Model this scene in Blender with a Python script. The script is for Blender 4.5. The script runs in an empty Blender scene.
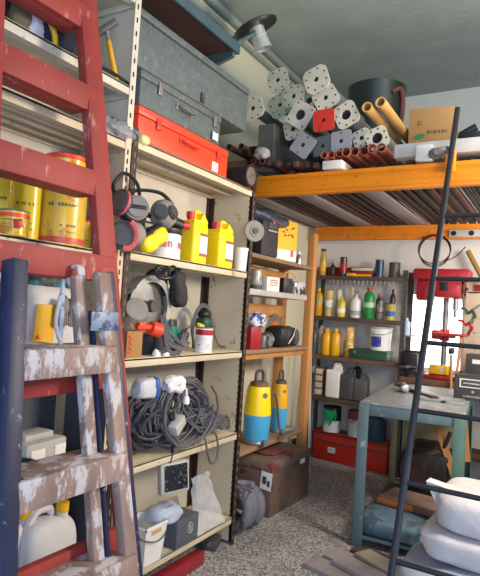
import bpy, bmesh, math, random
from mathutils import Vector, Matrix, Euler, noise
random.seed(7)
SC = bpy.context.scene
COL = SC.collection
PI = math.pi
R = math.radians

# ---------------------------------------------------------------- camera
CAM_H = 1.4
FPX, YAW, PIT, ROL = 546.08, 0.537754, 0.036392, 0.063584
_F = Vector((-math.sin(YAW)*math.cos(PIT), math.cos(YAW)*math.cos(PIT), math.sin(PIT)))
_R0 = Vector((math.cos(YAW), math.sin(YAW), 0)); _U0 = _R0.cross(_F)
_R = _R0*math.cos(ROL) + _U0*math.sin(ROL); _U = _R.cross(_F)
_O = Vector((0, 0, CAM_H))
cd = bpy.data.cameras.new('camera'); cam = bpy.data.objects.new('camera', cd); COL.objects.link(cam)
cd.sensor_fit = 'HORIZONTAL'; cd.sensor_width = 36; cd.lens = FPX/480*36; cd.clip_start = .02
m3 = Matrix((_R, _U, -_F)).transposed()
cam.matrix_world = Matrix.Translation(_O) @ m3.to_4x4()
SC.camera = cam

def at(px, py, x=None, y=None, z=None):
    """the point of a surface (x, y or z = const) seen at a pixel of the photograph"""
    d = _F + (px-240)/FPX*_R - (py-288)/FPX*_U
    t = (x-_O.x)/d.x if x is not None else (y-_O.y)/d.y if y is not None else (z-_O.z)/d.z
    return _O + d*t
def pm(p): return (Vector(p)-_O).dot(_F)/FPX      # metres per pixel there

# ---------------------------------------------------------------- materials
_mats = {}
def mat(name, col, rough=.6, metal=0., var=.18, scale=9., bump=.0, wear=None, wear_amt=.5, wear_scale=14., alpha=1., trans=0., emit=None, est=0., spec=.5, coat=0., stretch=(1,1,1)):
    if name in _mats: return _mats[name]
    m = bpy.data.materials.new(name); m.use_nodes = True
    nt = m.node_tree; N = nt.nodes; L = nt.links
    b = N['Principled BSDF']
    b.inputs['Roughness'].default_value = rough; b.inputs['Metallic'].default_value = metal
    b.inputs['Specular IOR Level'].default_value = spec; b.inputs['Coat Weight'].default_value = coat
    tc = N.new('ShaderNodeTexCoord'); mp = N.new('ShaderNodeMapping'); mp.inputs['Scale'].default_value = stretch
    L.new(tc.outputs['Object'], mp.inputs['Vector'])
    n1 = N.new('ShaderNodeTexNoise'); n1.inputs['Scale'].default_value = scale; n1.inputs['Detail'].default_value = 6
    L.new(mp.outputs['Vector'], n1.inputs['Vector'])
    mx = N.new('ShaderNodeMix'); mx.data_type = 'RGBA'
    c = Vector(col)
    mx.inputs['A'].default_value = (*(c*(1-var)), 1); mx.inputs['B'].default_value = (*[min(1, v*(1+var)) for v in c], 1)
    rp = N.new('ShaderNodeMapRange'); rp.inputs['From Min'].default_value = .3; rp.inputs['From Max'].default_value = .7
    L.new(n1.outputs['Fac'], rp.inputs['Value']); L.new(rp.outputs['Result'], mx.inputs['Factor'])
    out = mx.outputs['Result']
    if wear:
        n2 = N.new('ShaderNodeTexNoise'); n2.inputs['Scale'].default_value = wear_scale; n2.inputs['Detail'].default_value = 8; n2.inputs['Roughness'].default_value = .7
        L.new(mp.outputs['Vector'], n2.inputs['Vector'])
        r2 = N.new('ShaderNodeMapRange'); th = .5 + (.5-wear_amt)*.35
        r2.inputs['From Min'].default_value = th-.03; r2.inputs['From Max'].default_value = th+.03
        L.new(n2.outputs['Fac'], r2.inputs['Value'])
        m2 = N.new('ShaderNodeMix'); m2.data_type = 'RGBA'; m2.inputs['B'].default_value = (*wear, 1)
        L.new(out, m2.inputs['A']); L.new(r2.outputs['Result'], m2.inputs['Factor']); out = m2.outputs['Result']
    L.new(out, b.inputs['Base Color'])
    if bump:
        bp = N.new('ShaderNodeBump'); bp.inputs['Strength'].default_value = bump; bp.inputs['Distance'].default_value = .01
        n3 = N.new('ShaderNodeTexNoise'); n3.inputs['Scale'].default_value = scale*5; n3.inputs['Detail'].default_value = 5
        L.new(mp.outputs['Vector'], n3.inputs['Vector']); L.new(n3.outputs['Fac'], bp.inputs['Height']); L.new(bp.outputs['Normal'], b.inputs['Normal'])
    if alpha < 1: b.inputs['Alpha'].default_value = alpha
    if trans: b.inputs['Transmission Weight'].default_value = trans
    if emit: b.inputs['Emission Color'].default_value = (*emit, 1); b.inputs['Emission Strength'].default_value = est
    _mats[name] = m
    return m
def rgb(r, g, b):
    f = lambda v: ((v/255+.055)/1.055)**2.4 if v > 10 else v/255/12.92
    return (f(r), f(g), f(b))

# ---------------------------------------------------------------- mesh builder
class B:
    def __init__(s): s.bm = bmesh.new(); s.k = 0
    def mi(s, k): s.k = k; return s
    def _fin(s, before):
        for f in s.bm.faces:
            if f not in before: f.material_index = s.k
        return s
    def box(s, c, d, bev=0., rot=None, seg=2):
        bf = set(s.bm.faces)
        M = Matrix.Translation(Vector(c))
        if rot is not None: M = M @ (rot if isinstance(rot, Matrix) else Euler(rot).to_matrix().to_4x4())
        r = bmesh.ops.create_cube(s.bm, size=1, matrix=M @ Matrix.Diagonal((*d, 1)))
        if bev:
            es = list({e for v in r['verts'] for e in v.link_edges})
            bmesh.ops.bevel(s.bm, geom=es, offset=min(bev, min(d)*.45), segments=seg, profile=.5, affect='EDGES')
        return s._fin(bf)
    def bar(s, p0, p1, w, h, up=(0, 0, 1), bev=0.):
        p0, p1 = Vector(p0), Vector(p1); d = p1-p0; L = d.length; d.normalize()
        u = Vector(up); r = d.cross(u).normalized(); u = r.cross(d)
        M = Matrix((r, d, u)).transposed().to_4x4()
        return s.box((p0+p1)/2, (w, L, h), bev, M)
    def cyl(s, p0, p1, r0, r1=None, seg=20, caps=True):
        bf = set(s.bm.faces)
        p0, p1 = Vector(p0), Vector(p1); d = p1-p0
        if r1 is None: r1 = r0
        M = Matrix.Translation((p0+p1)/2) @ d.to_track_quat('Z', 'Y').to_matrix().to_4x4()
        bmesh.ops.create_cone(s.bm, cap_ends=caps, segments=seg, radius1=r0, radius2=r1, depth=d.length, matrix=M)
        return s._fin(bf)
    def pipe(s, p0, p1, ro, ri, seg=18):
        """hollow tube with open ends"""
        p0, p1 = Vector(p0), Vector(p1); L = (p1-p0).length
        M = Matrix.Translation(p0) @ (p1-p0).to_track_quat('Z', 'Y').to_matrix().to_4x4()
        return s.lathe([(ri, L), (ri, 0), (ro, 0), (ro, L)], seg=seg, M=M, close=True)
    def lathe(s, prof, c=(0, 0, 0), seg=24, M=None, close=False):
        bf = set(s.bm.faces)
        if M is None: M = Matrix.Translation(Vector(c))
        rings = []
        for r, z in prof:
            if r < 1e-6: rings.append([s.bm.verts.new(M @ Vector((0, 0, z)))])
            else: rings.append([s.bm.verts.new(M @ Vector((r*math.cos(2*PI*i/seg), r*math.sin(2*PI*i/seg), z))) for i in range(seg)])
        n = len(rings)
        for j in range(n if close else n-1):
            a, b = rings[j], rings[(j+1) % n]
            for i in range(seg):
                i2 = (i+1) % seg
                vs = [a[i % len(a)], a[i2 % len(a)], b[i2 % len(b)], b[i % len(b)]]
                u = []
                for v in vs:
                    if v not in u: u.append(v)
                if len(u) > 2: s.bm.faces.new(u)
        return s._fin(bf)
    def tube(s, pts, r, seg=7, closed=False, smooth=0):
        bf = set(s.bm.faces)
        P = [Vector(p) for p in pts]
        if smooth:
            Q = []; n = len(P)
            for i in range(n if closed else n-1):
                g = lambda k: P[k % n] if closed else P[max(0, min(n-1, k))]
                a, b, c, d = g(i-1), g(i), g(i+1), g(i+2)
                for k in range(smooth):
                    t = k/smooth
                    Q.append(.5*((2*b)+(c-a)*t+(2*a-5*b+4*c-d)*t*t+(3*b-a-3*c+d)*t**3))
            if not closed: Q.append(P[-1])
            P = Q
        n = len(P); rings = []; prev = None
        for i in range(n):
            d = (P[(i+1) % n]-P[i-1]) if closed else (P[min(i+1, n-1)]-P[max(i-1, 0)])
            if d.length < 1e-9: d = Vector((0, 0, 1))
            d.normalize()
            if prev is None: prev = d.orthogonal().normalized()
            u = prev - d*prev.dot(d)
            if u.length < 1e-6: u = d.orthogonal()
            u.normalize(); prev = u; w = d.cross(u)
            rr = r[i*len(r)//n] if isinstance(r, (list, tuple)) else r
            rings.append([s.bm.verts.new(P[i]+rr*(math.cos(2*PI*k/seg)*u+math.sin(2*PI*k/seg)*w)) for k in range(seg)])
        for i in range(n if closed else n-1):
            a, b = rings[i], rings[(i+1) % n]
            for k in range(seg): s.bm.faces.new((a[k], a[(k+1) % seg], b[(k+1) % seg], b[k]))
        if not closed:
            s.bm.faces.new(rings[0][::-1]); s.bm.faces.new(rings[-1])
        return s._fin(bf)
    def prism(s, pts, vec):
        bf = set(s.bm.faces); vec = Vector(vec)
        a = [s.bm.verts.new(Vector(p)) for p in pts]; b = [s.bm.verts.new(Vector(p)+vec) for p in pts]
        n = len(a)
        s.bm.faces.new(a[::-1]); s.bm.faces.new(b)
        for i in range(n): s.bm.faces.new((a[i], a[(i+1) % n], b[(i+1) % n], b[i]))
        return s._fin(bf)
    def blob(s, c, d, e=.6, amp=.0, fr=4., seed=0, seg=28, rings=18, ridge=False, rot=None, flat=None):
        """pillow / lump: superellipsoid of size d with noise"""
        bf = set(s.bm.faces); c = Vector(c); V = []
        sp = lambda v, p: math.copysign(abs(v)**p, v)
        Mr = Euler(rot).to_matrix() if rot else Matrix.Identity(3)
        for j in range(rings+1):
            ph = -PI/2+PI*j/rings; row = []
            for i in range(seg if 0 < j < rings else 1):
                th = 2*PI*i/seg
                v = Vector((sp(math.cos(ph), e)*sp(math.cos(th), e)*d[0]/2, sp(math.cos(ph), e)*sp(math.sin(th), e)*d[1]/2, sp(math.sin(ph), e)*d[2]/2))
                if amp:
                    q = v*fr+Vector((seed*7.1, seed*3.3, 0))
                    k = noise.noise(q)+.5*noise.noise(q*2.1)
                    if ridge: k = (.5-abs(k))*1.2-.3
                    v = v+v.normalized()*k*amp
                v = Mr @ v
                if flat is not None and v.z < flat: v.z = flat
                row.append(s.bm.verts.new(c+v))
            V.append(row)
        for j in range(rings):
            a, b = V[j], V[j+1]
            for i in range(seg):
                vs = [a[i % len(a)], a[(i+1) % seg % len(a)], b[(i+1) % seg % len(b)], b[i % len(b)]]
                u = []
                for v in vs:
                    if v not in u: u.append(v)
                if len(u) > 2: s.bm.faces.new(u)
        return s._fin(bf)
    def xform(s, M):
        bmesh.ops.transform(s.bm, matrix=M, verts=s.bm.verts); return s

def link(name, b, m, parent=None, smooth=True):
    me = bpy.data.meshes.new(name)
    bmesh.ops.recalc_face_normals(b.bm, faces=b.bm.faces)
    if smooth:
        for f in b.bm.faces: f.smooth = True
        for e in b.bm.edges:
            if len(e.link_faces) == 2 and e.calc_face_angle(0) > R(38): e.smooth = False
    b.bm.to_mesh(me); b.bm.free()
    for x in (m if isinstance(m, (list, tuple)) else [m]): me.materials.append(x)
    o = bpy.data.objects.new(name, me); COL.objects.link(o)
    if parent: o.parent = parent
    return o
def tag(o, label, cat, group=None, kind=None):
    if label: o['label'] = label
    if cat: o['category'] = cat
    if group: o['group'] = group
    if kind: o['kind'] = kind
    return o
def thing(name, label, cat, loc=(0, 0, 0), rz=0., group=None):
    o = bpy.data.objects.new(name, None); COL.objects.link(o); o.empty_display_size = .05
    o.location = loc; o.rotation_euler = (0, 0, rz)
    return tag(o, label, cat, group)
def part(name, b, m, parent, label=None):
    o = link(name, b, m, parent)
    if label: o['label'] = label
    return o
def solo(name, b, m, label, cat, loc=(0, 0, 0), rz=0., group=None, kind=None):
    o = link(name, b, m); o.location = loc; o.rotation_euler = (0, 0, rz)
    return tag(o, label, cat, group, kind)
def struct(name, b, m):
    o = link(name, b, m, smooth=False); o['kind'] = 'structure'; return o
def dup(root, loc, label=None, rz=None, group=None):
    r = root.copy(); COL.objects.link(r); r.location = loc
    if rz is not None: r.rotation_euler = (0, 0, rz)
    if label: r['label'] = label
    if group: r['group'] = group
    for ch in [o for o in bpy.data.objects if o.parent == root]:
        c = ch.copy(); COL.objects.link(c); c.parent = r
        for g in [o for o in bpy.data.objects if o.parent == ch]:
            d = g.copy(); COL.objects.link(d); d.parent = c
    return r

# ---------------------------------------------------------------- palette
CREAM = mat('cream enamel steel', rgb(206, 190, 162), .5, var=.08, scale=5, wear=rgb(150, 125, 95), wear_amt=.12)
WHITEST = mat('off white enamel steel', rgb(212, 206, 190), .5, var=.07, scale=5, wear=rgb(150, 140, 120), wear_amt=.1)
HOLE = mat('dark slot', rgb(40, 32, 26), .8, var=0)
BROWNST = mat('dark brown angle iron', rgb(52, 36, 32), .5, .2, var=.2)
GREYST = mat('grey green rack steel', rgb(84, 86, 82), .5, .3, var=.15, wear=rgb(70, 50, 38), wear_amt=.25)
ORANGE = mat('orange painted beam', rgb(232, 138, 8), .45, var=.07, scale=4, wear=rgb(120, 70, 30), wear_amt=.1, wear_scale=20)
REDLAD = mat('red painted ladder wood', rgb(150, 52, 48), .6, var=.16, scale=7, wear=rgb(180, 120, 110), wear_amt=.13, wear_scale=22, bump=.15, stretch=(1, 1, .35))
WORN = mat('paint splashed old wood', rgb(140, 116, 106), .7, var=.25, scale=12, wear=rgb(186, 180, 182), wear_amt=.42, wear_scale=17, bump=.25, stretch=(1, 1, .4))
NAVY = mat('navy blue paint', rgb(30, 36, 66), .5, var=.2, scale=8, wear=rgb(130, 130, 145), wear_amt=.1, wear_scale=30)
BLACK = mat('black plastic', rgb(28, 27, 28), .45, var=.2)
RUBBER = mat('dull black rubber', rgb(38, 37, 40), .75, var=.25, bump=.2)
DGREY = mat('dark grey plastic', rgb(70, 68, 70), .55, var=.15)
GREY = mat('grey dusty plastic', rgb(128, 124, 120), .65, var=.18, bump=.1)
LGREY = mat('light grey plastic', rgb(178, 176, 172), .55, var=.1)
WHITE = mat('white plastic', rgb(228, 226, 222), .45, var=.05)
PAPER = mat('white paper label', rgb(235, 232, 226), .7, var=.04)
YELLOW = mat('yellow plastic', rgb(246, 214, 12), .4, var=.06)
DYELLOW = mat('deep yellow plastic', rgb(226, 172, 20), .45, var=.08)
RED = mat('red plastic', rgb(196, 34, 40), .45, var=.1)
REDMET = mat('red enamel metal', rgb(232, 70, 40), .4, var=.07, scale=4, wear=rgb(120, 40, 28), wear_amt=.08)
CRIMSON = mat('crimson enamel metal', rgb(160, 30, 40), .4, .1, var=.1)
GREEN = mat('bottle green plastic', rgb(30, 132, 62), .35, var=.12)
DGREEN = mat('dark green enamel', rgb(34, 74, 52), .5, var=.15)
TEAL = mat('teal tool plastic', rgb(0, 104, 98), .45, var=.12)
BLUE = mat('blue plastic', rgb(40, 90, 160), .45, var=.12)
SKY = mat('sky blue enamel', rgb(70, 168, 214), .45, var=.08, wear=rgb(140, 150, 150), wear_amt=.12)
CHROME = mat('bare bright metal', rgb(180, 178, 174), .3, .9, var=.15)
STEEL = mat('dull steel', rgb(140, 138, 136), .45, .7, var=.2)
RUST = mat('rusty brown steel', rgb(92, 56, 44), .75, .2, var=.3, scale=14, bump=.2)
DRUST = mat('dark rusty steel', rgb(62, 44, 40), .75, .2, var=.3, scale=10, wear=rgb(44, 32, 30), wear_amt=.4, bump=.2)
PINE = mat('varnished pine', rgb(184, 130, 74), .55, var=.16, scale=5, stretch=(1, 1, .12), bump=.05)
OLDWOOD = mat('old brown wood', rgb(112, 84, 62), .75, var=.2, scale=6, bump=.2)
GREYWOOD = mat('weathered grey board', rgb(154, 144, 144), .8, var=.2, scale=7, bump=.2, stretch=(1, .2, 1))
CARD = mat('brown cardboard', rgb(164, 120, 72), .8, var=.08, scale=3)
CABLE = mat('grey rubber cable', rgb(90, 88, 93), .6, var=.15)
TABLEST = mat('blue grey painted steel', rgb(88, 108, 112), .5, .15, var=.12, wear=rgb(150, 150, 148), wear_amt=.15)
TABLEGR = mat('green painted steel leg', rgb(80, 112, 100), .5, .1, var=.12, wear=rgb(60, 80, 74), wear_amt=.15)
FILM = mat('clear crinkled plastic film', (.8, .84, .95), .18, var=.05, alpha=.38, bump=.8, scale=12)
SACKW = mat('white woven sack', rgb(206, 203, 206), .7, var=.07, scale=5, bump=.5)
SACKG = mat('grey woven sheet', rgb(152, 158, 176), .8, var=.12, scale=5, bump=.3)
TRUNKG = mat('grey green hammered metal', rgb(90, 100, 102), .6, .1, var=.16, scale=30, wear=rgb(128, 120, 108), wear_amt=.2, wear_scale=26, bump=.15)
PLATE = mat('pale dusty zinc plate', rgb(204, 198, 178), .6, .1, var=.12, scale=10)
PLATEG = mat('pale plate with green paint', rgb(182, 182, 158), .6, .1, var=.1, scale=10, wear=rgb(90, 190, 80), wear_amt=.12, wear_scale=10)
PLATEC = mat('cool grey plate', rgb(152, 152, 158), .55, .2, var=.1)
PLATER = mat('red painted plate', rgb(206, 50, 38), .5, var=.1, wear=rgb(150, 40, 30), wear_amt=.2)
TUBEG = mat('grey steel tube', rgb(120, 124, 122), .5, .3, var=.15)
TERRA = mat('terracotta plastic pipe', rgb(164, 86, 62), .6, var=.1)
BUFF = mat('buff cardboard tube', rgb(206, 156, 92), .7, var=.08)
GLASSY = mat('clear plastic', (.8, .84, .86), .15, var=.03, alpha=.55)
# ================================================================ SETTING
WX, WY, WR, CZ, Y0 = -2.2, 5.24, 1.3, 3.54, -.5
def room_mat(name, c1, c2, scale, fine, bump):
    m = mat(name, c1, .85, var=.1, scale=scale, wear=c2, wear_amt=.35, wear_scale=fine, bump=bump); return m
FLOORM = bpy.data.materials.new('speckled terrazzo concrete'); FLOORM.use_nodes = True
nt = FLOORM.node_tree; N = nt.nodes; L = nt.links; b = N['Principled BSDF']; b.inputs['Roughness'].default_value = .7
tc = N.new('ShaderNodeTexCoord'); vo = N.new('ShaderNodeTexVoronoi'); vo.inputs['Scale'].default_value = 105; L.new(tc.outputs['Object'], vo.inputs['Vector'])
cr = N.new('ShaderNodeValToRGB'); L.new(vo.outputs['Color'], cr.inputs['Fac'])
cr.color_ramp.elements[0].position = .25; cr.color_ramp.elements[0].color = (*rgb(98, 96, 96), 1)
cr.color_ramp.elements[1].position = .75; cr.color_ramp.elements[1].color = (*rgb(186, 182, 180), 1)
ns = N.new('ShaderNodeTexNoise'); ns.inputs['Scale'].default_value = 2.5; ns.inputs['Detail'].default_value = 6; L.new(tc.outputs['Object'], ns.inputs['Vector'])
mx = N.new('ShaderNodeMix'); mx.data_type = 'RGBA'; mx.blend_type = 'MULTIPLY'; mx.inputs['Factor'].default_value = .7
cr2 = N.new('ShaderNodeValToRGB'); cr2.color_ramp.elements[0].color = (.72, .70, .68, 1); cr2.color_ramp.elements[0].position = .35; cr2.color_ramp.elements[1].position = .65
L.new(ns.outputs['Fac'], cr2.inputs['Fac']); L.new(cr.outputs['Color'], mx.inputs['A']); L.new(cr2.outputs['Color'], mx.inputs['B']); L.new(mx.outputs['Result'], b.inputs['Base Color'])
WALLM = mat('white painted plaster', rgb(216, 212, 206), .85, var=.05, scale=2, bump=.1)
WALLC = mat('cream painted plaster', rgb(206, 200, 178), .85, var=.05, scale=2, bump=.1)
CEILM = mat('grey rough ceiling plaster', rgb(162, 174, 170), .9, var=.1, scale=4, bump=.5)
struct('floor', B().box(((WX+WR)/2, (Y0+WY)/2, -.05), (WR-WX+.2, WY-Y0+.2, .1)), FLOORM)
struct('ceiling', B().box(((WX+WR)/2, (Y0+WY)/2, CZ+.05), (WR-WX+.2, WY-Y0+.2, .1)), CEILM)
struct('wall_left', B().box((WX-.05, (Y0+WY)/2, CZ/2), (.1, WY-Y0+.2, CZ)), WALLC)
struct('wall_right', B().box((WR+.05, (Y0+WY)/2, CZ/2), (.1, WY-Y0+.2, CZ)), WALLM)
# back wall with a window hole
wx0, wx1, wz0, wz1 = -1.29, -.76, .93, 1.66
bw = B()
for (x0, x1, z0, z1) in ((WX, wx0, 0, CZ), (wx1, WR, 0, CZ), (wx0, wx1, 0, wz0), (wx0, wx1, wz1, CZ)):
    bw.box(((x0+x1)/2, WY+.05, (z0+z1)/2), (x1-x0, .1, z1-z0))
struct('wall_back', bw, WALLM)
win = struct('window_1', B().box(((wx0+wx1)/2, WY+.06, (wz0+wz1)/2), (wx1-wx0, .01, wz1-wz0)),
    mat('daylit frosted pane', (1, 1, 1), .4, var=0, emit=(1, .99, .97), est=3.2))
fr = B()
for x in (wx0+.015, wx1-.015): fr.box((x, WY+.045, (wz0+wz1)/2), (.03, .05, wz1-wz0))
for z in (wz0+.015, wz1-.015): fr.box(((wx0+wx1)/2, WY+.045, z), (wx1-wx0, .05, .03))
part('window_frame', fr, WHITE, win)
# unseen lintel above the garage opening behind the camera, added to limit upper light
struct('added_lintel', B().box(((WX+WR)/2, Y0-.05, 2.95), (WR-WX+.2, .1, .98)), WALLM)
# conduits along the wall head
TRIM = mat('grey conduit', rgb(150, 160, 156), .5, .2, var=.06)
struct('trim_1', B().cyl((WX+.035, Y0, CZ-.04), (WX+.035, WY, CZ-.04), .03), TRIM)
struct('trim_2', B().cyl((WX+.02, Y0, CZ-.125), (WX+.02, WY, CZ-.125), .02), TRIM)

# overhead shelf on the left wall
ov = thing('wall_shelf', 'dark brown overhead wall shelf with a teal front edge above the grey trunks', 'shelf', (WX, .2, 2.88))
part('board', B().box((.25, 1.2, .015), (.5, 2.5, .03)), mat('dark stained board', rgb(66, 44, 40), .7, var=.2, scale=5, stretch=(1, .15, 1)), ov)
part('front_edge', B().box((.51, 1.2, .025), (.02, 2.5, .06), .004), mat('teal grey painted edge', rgb(66, 88, 98), .5, var=.15), ov, 'teal painted front edge')
br = B().prism([(.005, 2.4, 0), (.50, 2.4, 0), (.50, 2.4, -.03), (.005, 2.4, -.16)], (0, .025, 0))
part('bracket', br, TABLEST, ov)

# spout with black flange hanging under the ceiling conduit
p = at(259, 36, x=-1.8)
vt = thing('ventilation_spout', 'short shiny metal spout with a wide black round flange below the ceiling', 'vent', p)
part('flange', B().lathe([(0, .055), (.145, .05), (.15, .065), (.12, .08), (0, .085)], seg=32), BLACK, vt)
part('spout', B().lathe([(.05, .055), (.05, .0), (.056, -.005), (.05, -.012), (.058, -.09), (.05, -.09), (.046, .05)], seg=24), mat('galvanised sheet', rgb(196, 200, 200), .35, .45, var=.12), vt)
_d = (_R*.36-_U*.917+_F*.114).normalized(); vt.rotation_euler = (-_d).to_track_quat('Z', 'X').to_euler()

# ================================================================ STEEL SHELVING
XF, XB = -1.645, -1.95
Z1, Z2, Z3, Z4, Z5 = 2.115, 1.62, 1.145, .66, .165
def shelf(b, y0, y1, z, x0=XB, x1=XF, lip=.04, ribs=0):
    y0 += .004; y1 -= .004
    b.box(((x0+x1)/2, (y0+y1)/2, z-.006), (x1-x0, y1-y0, .012), .002)
    b.box((x1-.006, (y0+y1)/2, z-lip/2), (.012, y1-y0, lip), .003)
    b.box((x1-.02, (y0+y1)/2, z-lip+.004), (.036, y1-y0, .006))
    b.box((x0+.006, (y0+y1)/2, z-lip/2), (.012, y1-y0, lip), .003)
    for y in (y0+.005, y1-.005): b.box(((x0+x1)/2, y, z-lip/2), (x1-x0-.004, .008, lip), .002)
    for k in range(ribs):
        x = x1-(k+1)*(x1-x0)/(ribs+1); b.box((x, (y0+y1)/2, z-.024), (.03, y1-y0-.02, .026), .006)
    return b
def upright(b, x, y, z1, sx, sy, holes=True, w=.035, z0=0., step=.05):
    """slotted angle post: two flanges and a column of slots on each"""
    b.mi(0).box((x+sx*.0015, y+sy*w/2, (z0+z1)/2), (.003, w, z1-z0))
    b.box((x-sx*w/2, y+sy*.0015, (z0+z1)/2), (w, .003, z1-z0))
    if holes:
        z = z0+.04; b.mi(1)
        while z < z1-.02:
            b.box((x+sx*.0035, y+sy*w*.55, z), (.0015, .008, .022)); b.box((x-sx*w*.55, y-sy*.0012 if sy > 0 else y+.0012, z), (.008, .0015, .022))
            z += step
    b.mi(0)
    return b
# bay with the power tools (dark posts)
bay = thing('shelving_unit', 'cream steel shelving bay with dark slotted posts, loaded with tools and yellow jugs', 'shelving', (0, 0, 0))
by0, by1 = 1.80, 2.835
for z, nm in ((Z1, 0), (Z2, 1), (Z3, 0), (Z4, 0), (Z5, 0)):
    part('shelf', shelf(B(), by0, by1, z, ribs=1), CREAM, bay)
SLOT = mat('bright slot', rgb(120, 104, 92), .8, var=0)
for (x, y, sx, sy) in ((XF, by0-.036, 1, 1), (XB, by0-.036, -1, 1), (XF, by1+.036, 1, -1), (XB, by1-.002, -1, -1)):
    part('upright', upright(B(), x, y, 2.16, sx, sy), [BROWNST, SLOT], bay)
sp = B(); sp.box(((XF+XB)/2-.01, by1+.003, 1.07), (XF-XB-.02, .003, 2.1))
sp.mi(1); z = .1
while z < 2.1:
    sp.box((XF-.016, by1+.001, z), (.009, .003, .012), .002); sp.box((XB+.03, by1+.001, z), (.009, .003, .012)); z += .033
part('side_panel', sp, [CREAM, HOLE], bay)
part('back_panel', B().box((XB-.004, (by0+by1)/2, 1.07), (.003, by1-by0, 2.1)), mat('pale back sheet', rgb(196, 190, 178), .6, var=.06), bay)
wb = B(); wb.cyl((XB+.01, by0, 1.88), (XB+.01, by1, 1.88), .004).cyl((XB+.01, by0, 1.83), (XB+.01, by1, 1.83), .004)
part('back_rail', wb, BROWNST, bay)

# bay behind the ladders, with a taller white tier on top
b1 = thing('shelving_unit', 'cream steel shelving bay behind the ladders, with yellow cans and a tall white top tier', 'shelving', (0, 0, 0))
cy0, cy1 = .72, 1.755
for z in (1.60, 1.13, .70, .165): part('shelf', shelf(B(), cy0, cy1, z), CREAM, b1)
part('shelf', shelf(B(), cy0, cy1, 2.09, ribs=3), CREAM, b1)
for z in (2.325, 2.73, 3.1): part('shelf', shelf(B(), cy0, cy1, z), WHITEST, b1)
for (x, y, sx, sy) in ((XF, cy0-.002, 1, 1), (XB, cy0-.002, -1, 1), (XB, cy1+.002, -1, -1), (XF, cy1+.002, 1, -1)):
    part('upright', upright(B(), x, y, 2.1, sx, sy, step=.04), [CREAM, HOLE], b1)
    part('upright', upright(B(), x, y, 3.2, sx, sy, step=.06, z0=2.1), [WHITEST, HOLE], b1, 'white slotted post of the top tier')
sp = B(); sp.box(((XF+XB)/2-.01, cy1+.003, 1.07), (XF-XB-.02, .003, 2.06)); sp.mi(1); z = .1
while z < 2.05: sp.box((XF-.018, cy1+.005, z), (.008, .003, .012)); sp.box((XF-.018, cy1+.001, z), (.008, .003, .012)); z += .04
part('side_panel', sp, [CREAM, HOLE], b1)
part('side_panel', B().box(((XF+XB)/2-.01, cy1+.003, 2.65), (XF-XB-.02, .003, 1.05)), WHITEST, b1, 'off white side sheet of the top tier')
part('back_panel', B().box((XB-.004, (cy0+cy1)/2, 2.13), (.003, cy1-cy0, 2.0)), mat('pale back sheet'  , (1, 1, 1)), b1)
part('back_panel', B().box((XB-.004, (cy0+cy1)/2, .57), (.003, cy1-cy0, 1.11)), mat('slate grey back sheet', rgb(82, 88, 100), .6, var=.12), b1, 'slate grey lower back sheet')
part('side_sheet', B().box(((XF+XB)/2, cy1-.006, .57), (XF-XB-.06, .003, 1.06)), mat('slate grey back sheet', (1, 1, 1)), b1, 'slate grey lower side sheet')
part('rear_upright', upright(B(), XB+.012, 1.2, 1.1, -1, 1), [BROWNST, SLOT], b1)

# ================================================================ WOODEN UNIT behind it
wu = thing('wooden_shelf', 'varnished pine shelf rack between the steel shelving and the bottle rack', 'shelving', (0, 0, 0))
WF, WB, wy0, wy1 = -1.75, -2.06, 2.92, 4.10
for y in (wy1,):
    part('post', B().box((WF-.03, y, 1.02), (.06, .075, 2.04), .004), PINE, wu)
    part('post', B().box((WB+.03, y, 1.02), (.06, .075, 2.04), .004), PINE, wu)
part('post', B().box((WB+.03, 3.42, 1.02), (.05, .07, 2.04), .004), PINE, wu)
part('post', B().box((WF-.03, wy0+.03, 1.02), (.06, .05, 2.04), .004), PINE, wu)
for z in (1.66, 1.39, .42): part('rail', B().box((WB+.055, (wy0+wy1)/2, z), (.03, wy1-wy0-.02, .10), .003), PINE, wu)
part('rail', B().box((WF-.05, (wy0+wy1)/2, 1.085), (.03, wy1-wy0-.1, .05), .003), PINE, wu)
WS = mat('dusty brown shelf board', rgb(142, 112, 84), .8, var=.15, scale=4)
for z, m in ((1.765, WS), (1.13, WS), (.475, WS)):
    part('shelf', B().box(((WF+WB)/2, (wy0+wy1)/2-.02, z-.014), (WF-WB, wy1-wy0-.06, .028), .003), m, wu)
part('shelf', B().box(((WF+WB)/2+.02, (wy0+wy1)/2-.08, 1.53-.02), (WF-WB, wy1-wy0-.18, .04), .004), LGREY, wu, 'pale grey shelf board')

# ================================================================ STORAGE DECK (orange beams)
dk = thing('storage_deck', 'raised storage deck on two orange steel beams, steel bars laid across', 'deck', (0, 0, 0))
FY, RY, BZ0, BZ1 = 2.95, 4.88, 2.10, 2.226
def beam(y, x0, x1):
    b = B(); b.box(((x0+x1)/2, y+.02, (BZ0+BZ1)/2), (x1-x0, .045, BZ1-BZ0), .006)
    b.box(((x0+x1)/2, y-.004, BZ0+.035), (x1-x0, .01, .03), .003)
    b.box(((x0+x1)/2, y-.004, BZ1-.012), (x1-x0, .012, .024), .003)
    return b
part('beam', beam(FY, WX+.005, WR-.005), ORANGE, dk, 'front orange beam')
part('beam', beam(RY, WX+.10, WR-.005), mat('amber painted beam', rgb(222, 130, 30), .5, var=.1, wear=rgb(120, 70, 30), wear_amt=.12), dk, 'rear orange beam')
part('beam_lug', B().box((-.535, FY-.012, BZ1+.0), (.05, .03, .11), .004), ORANGE, dk)
random.seed(3)
x = WX+.06
pk = {3: 1, 4: 1, 9: 1, 15: 1}
i = 0
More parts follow.
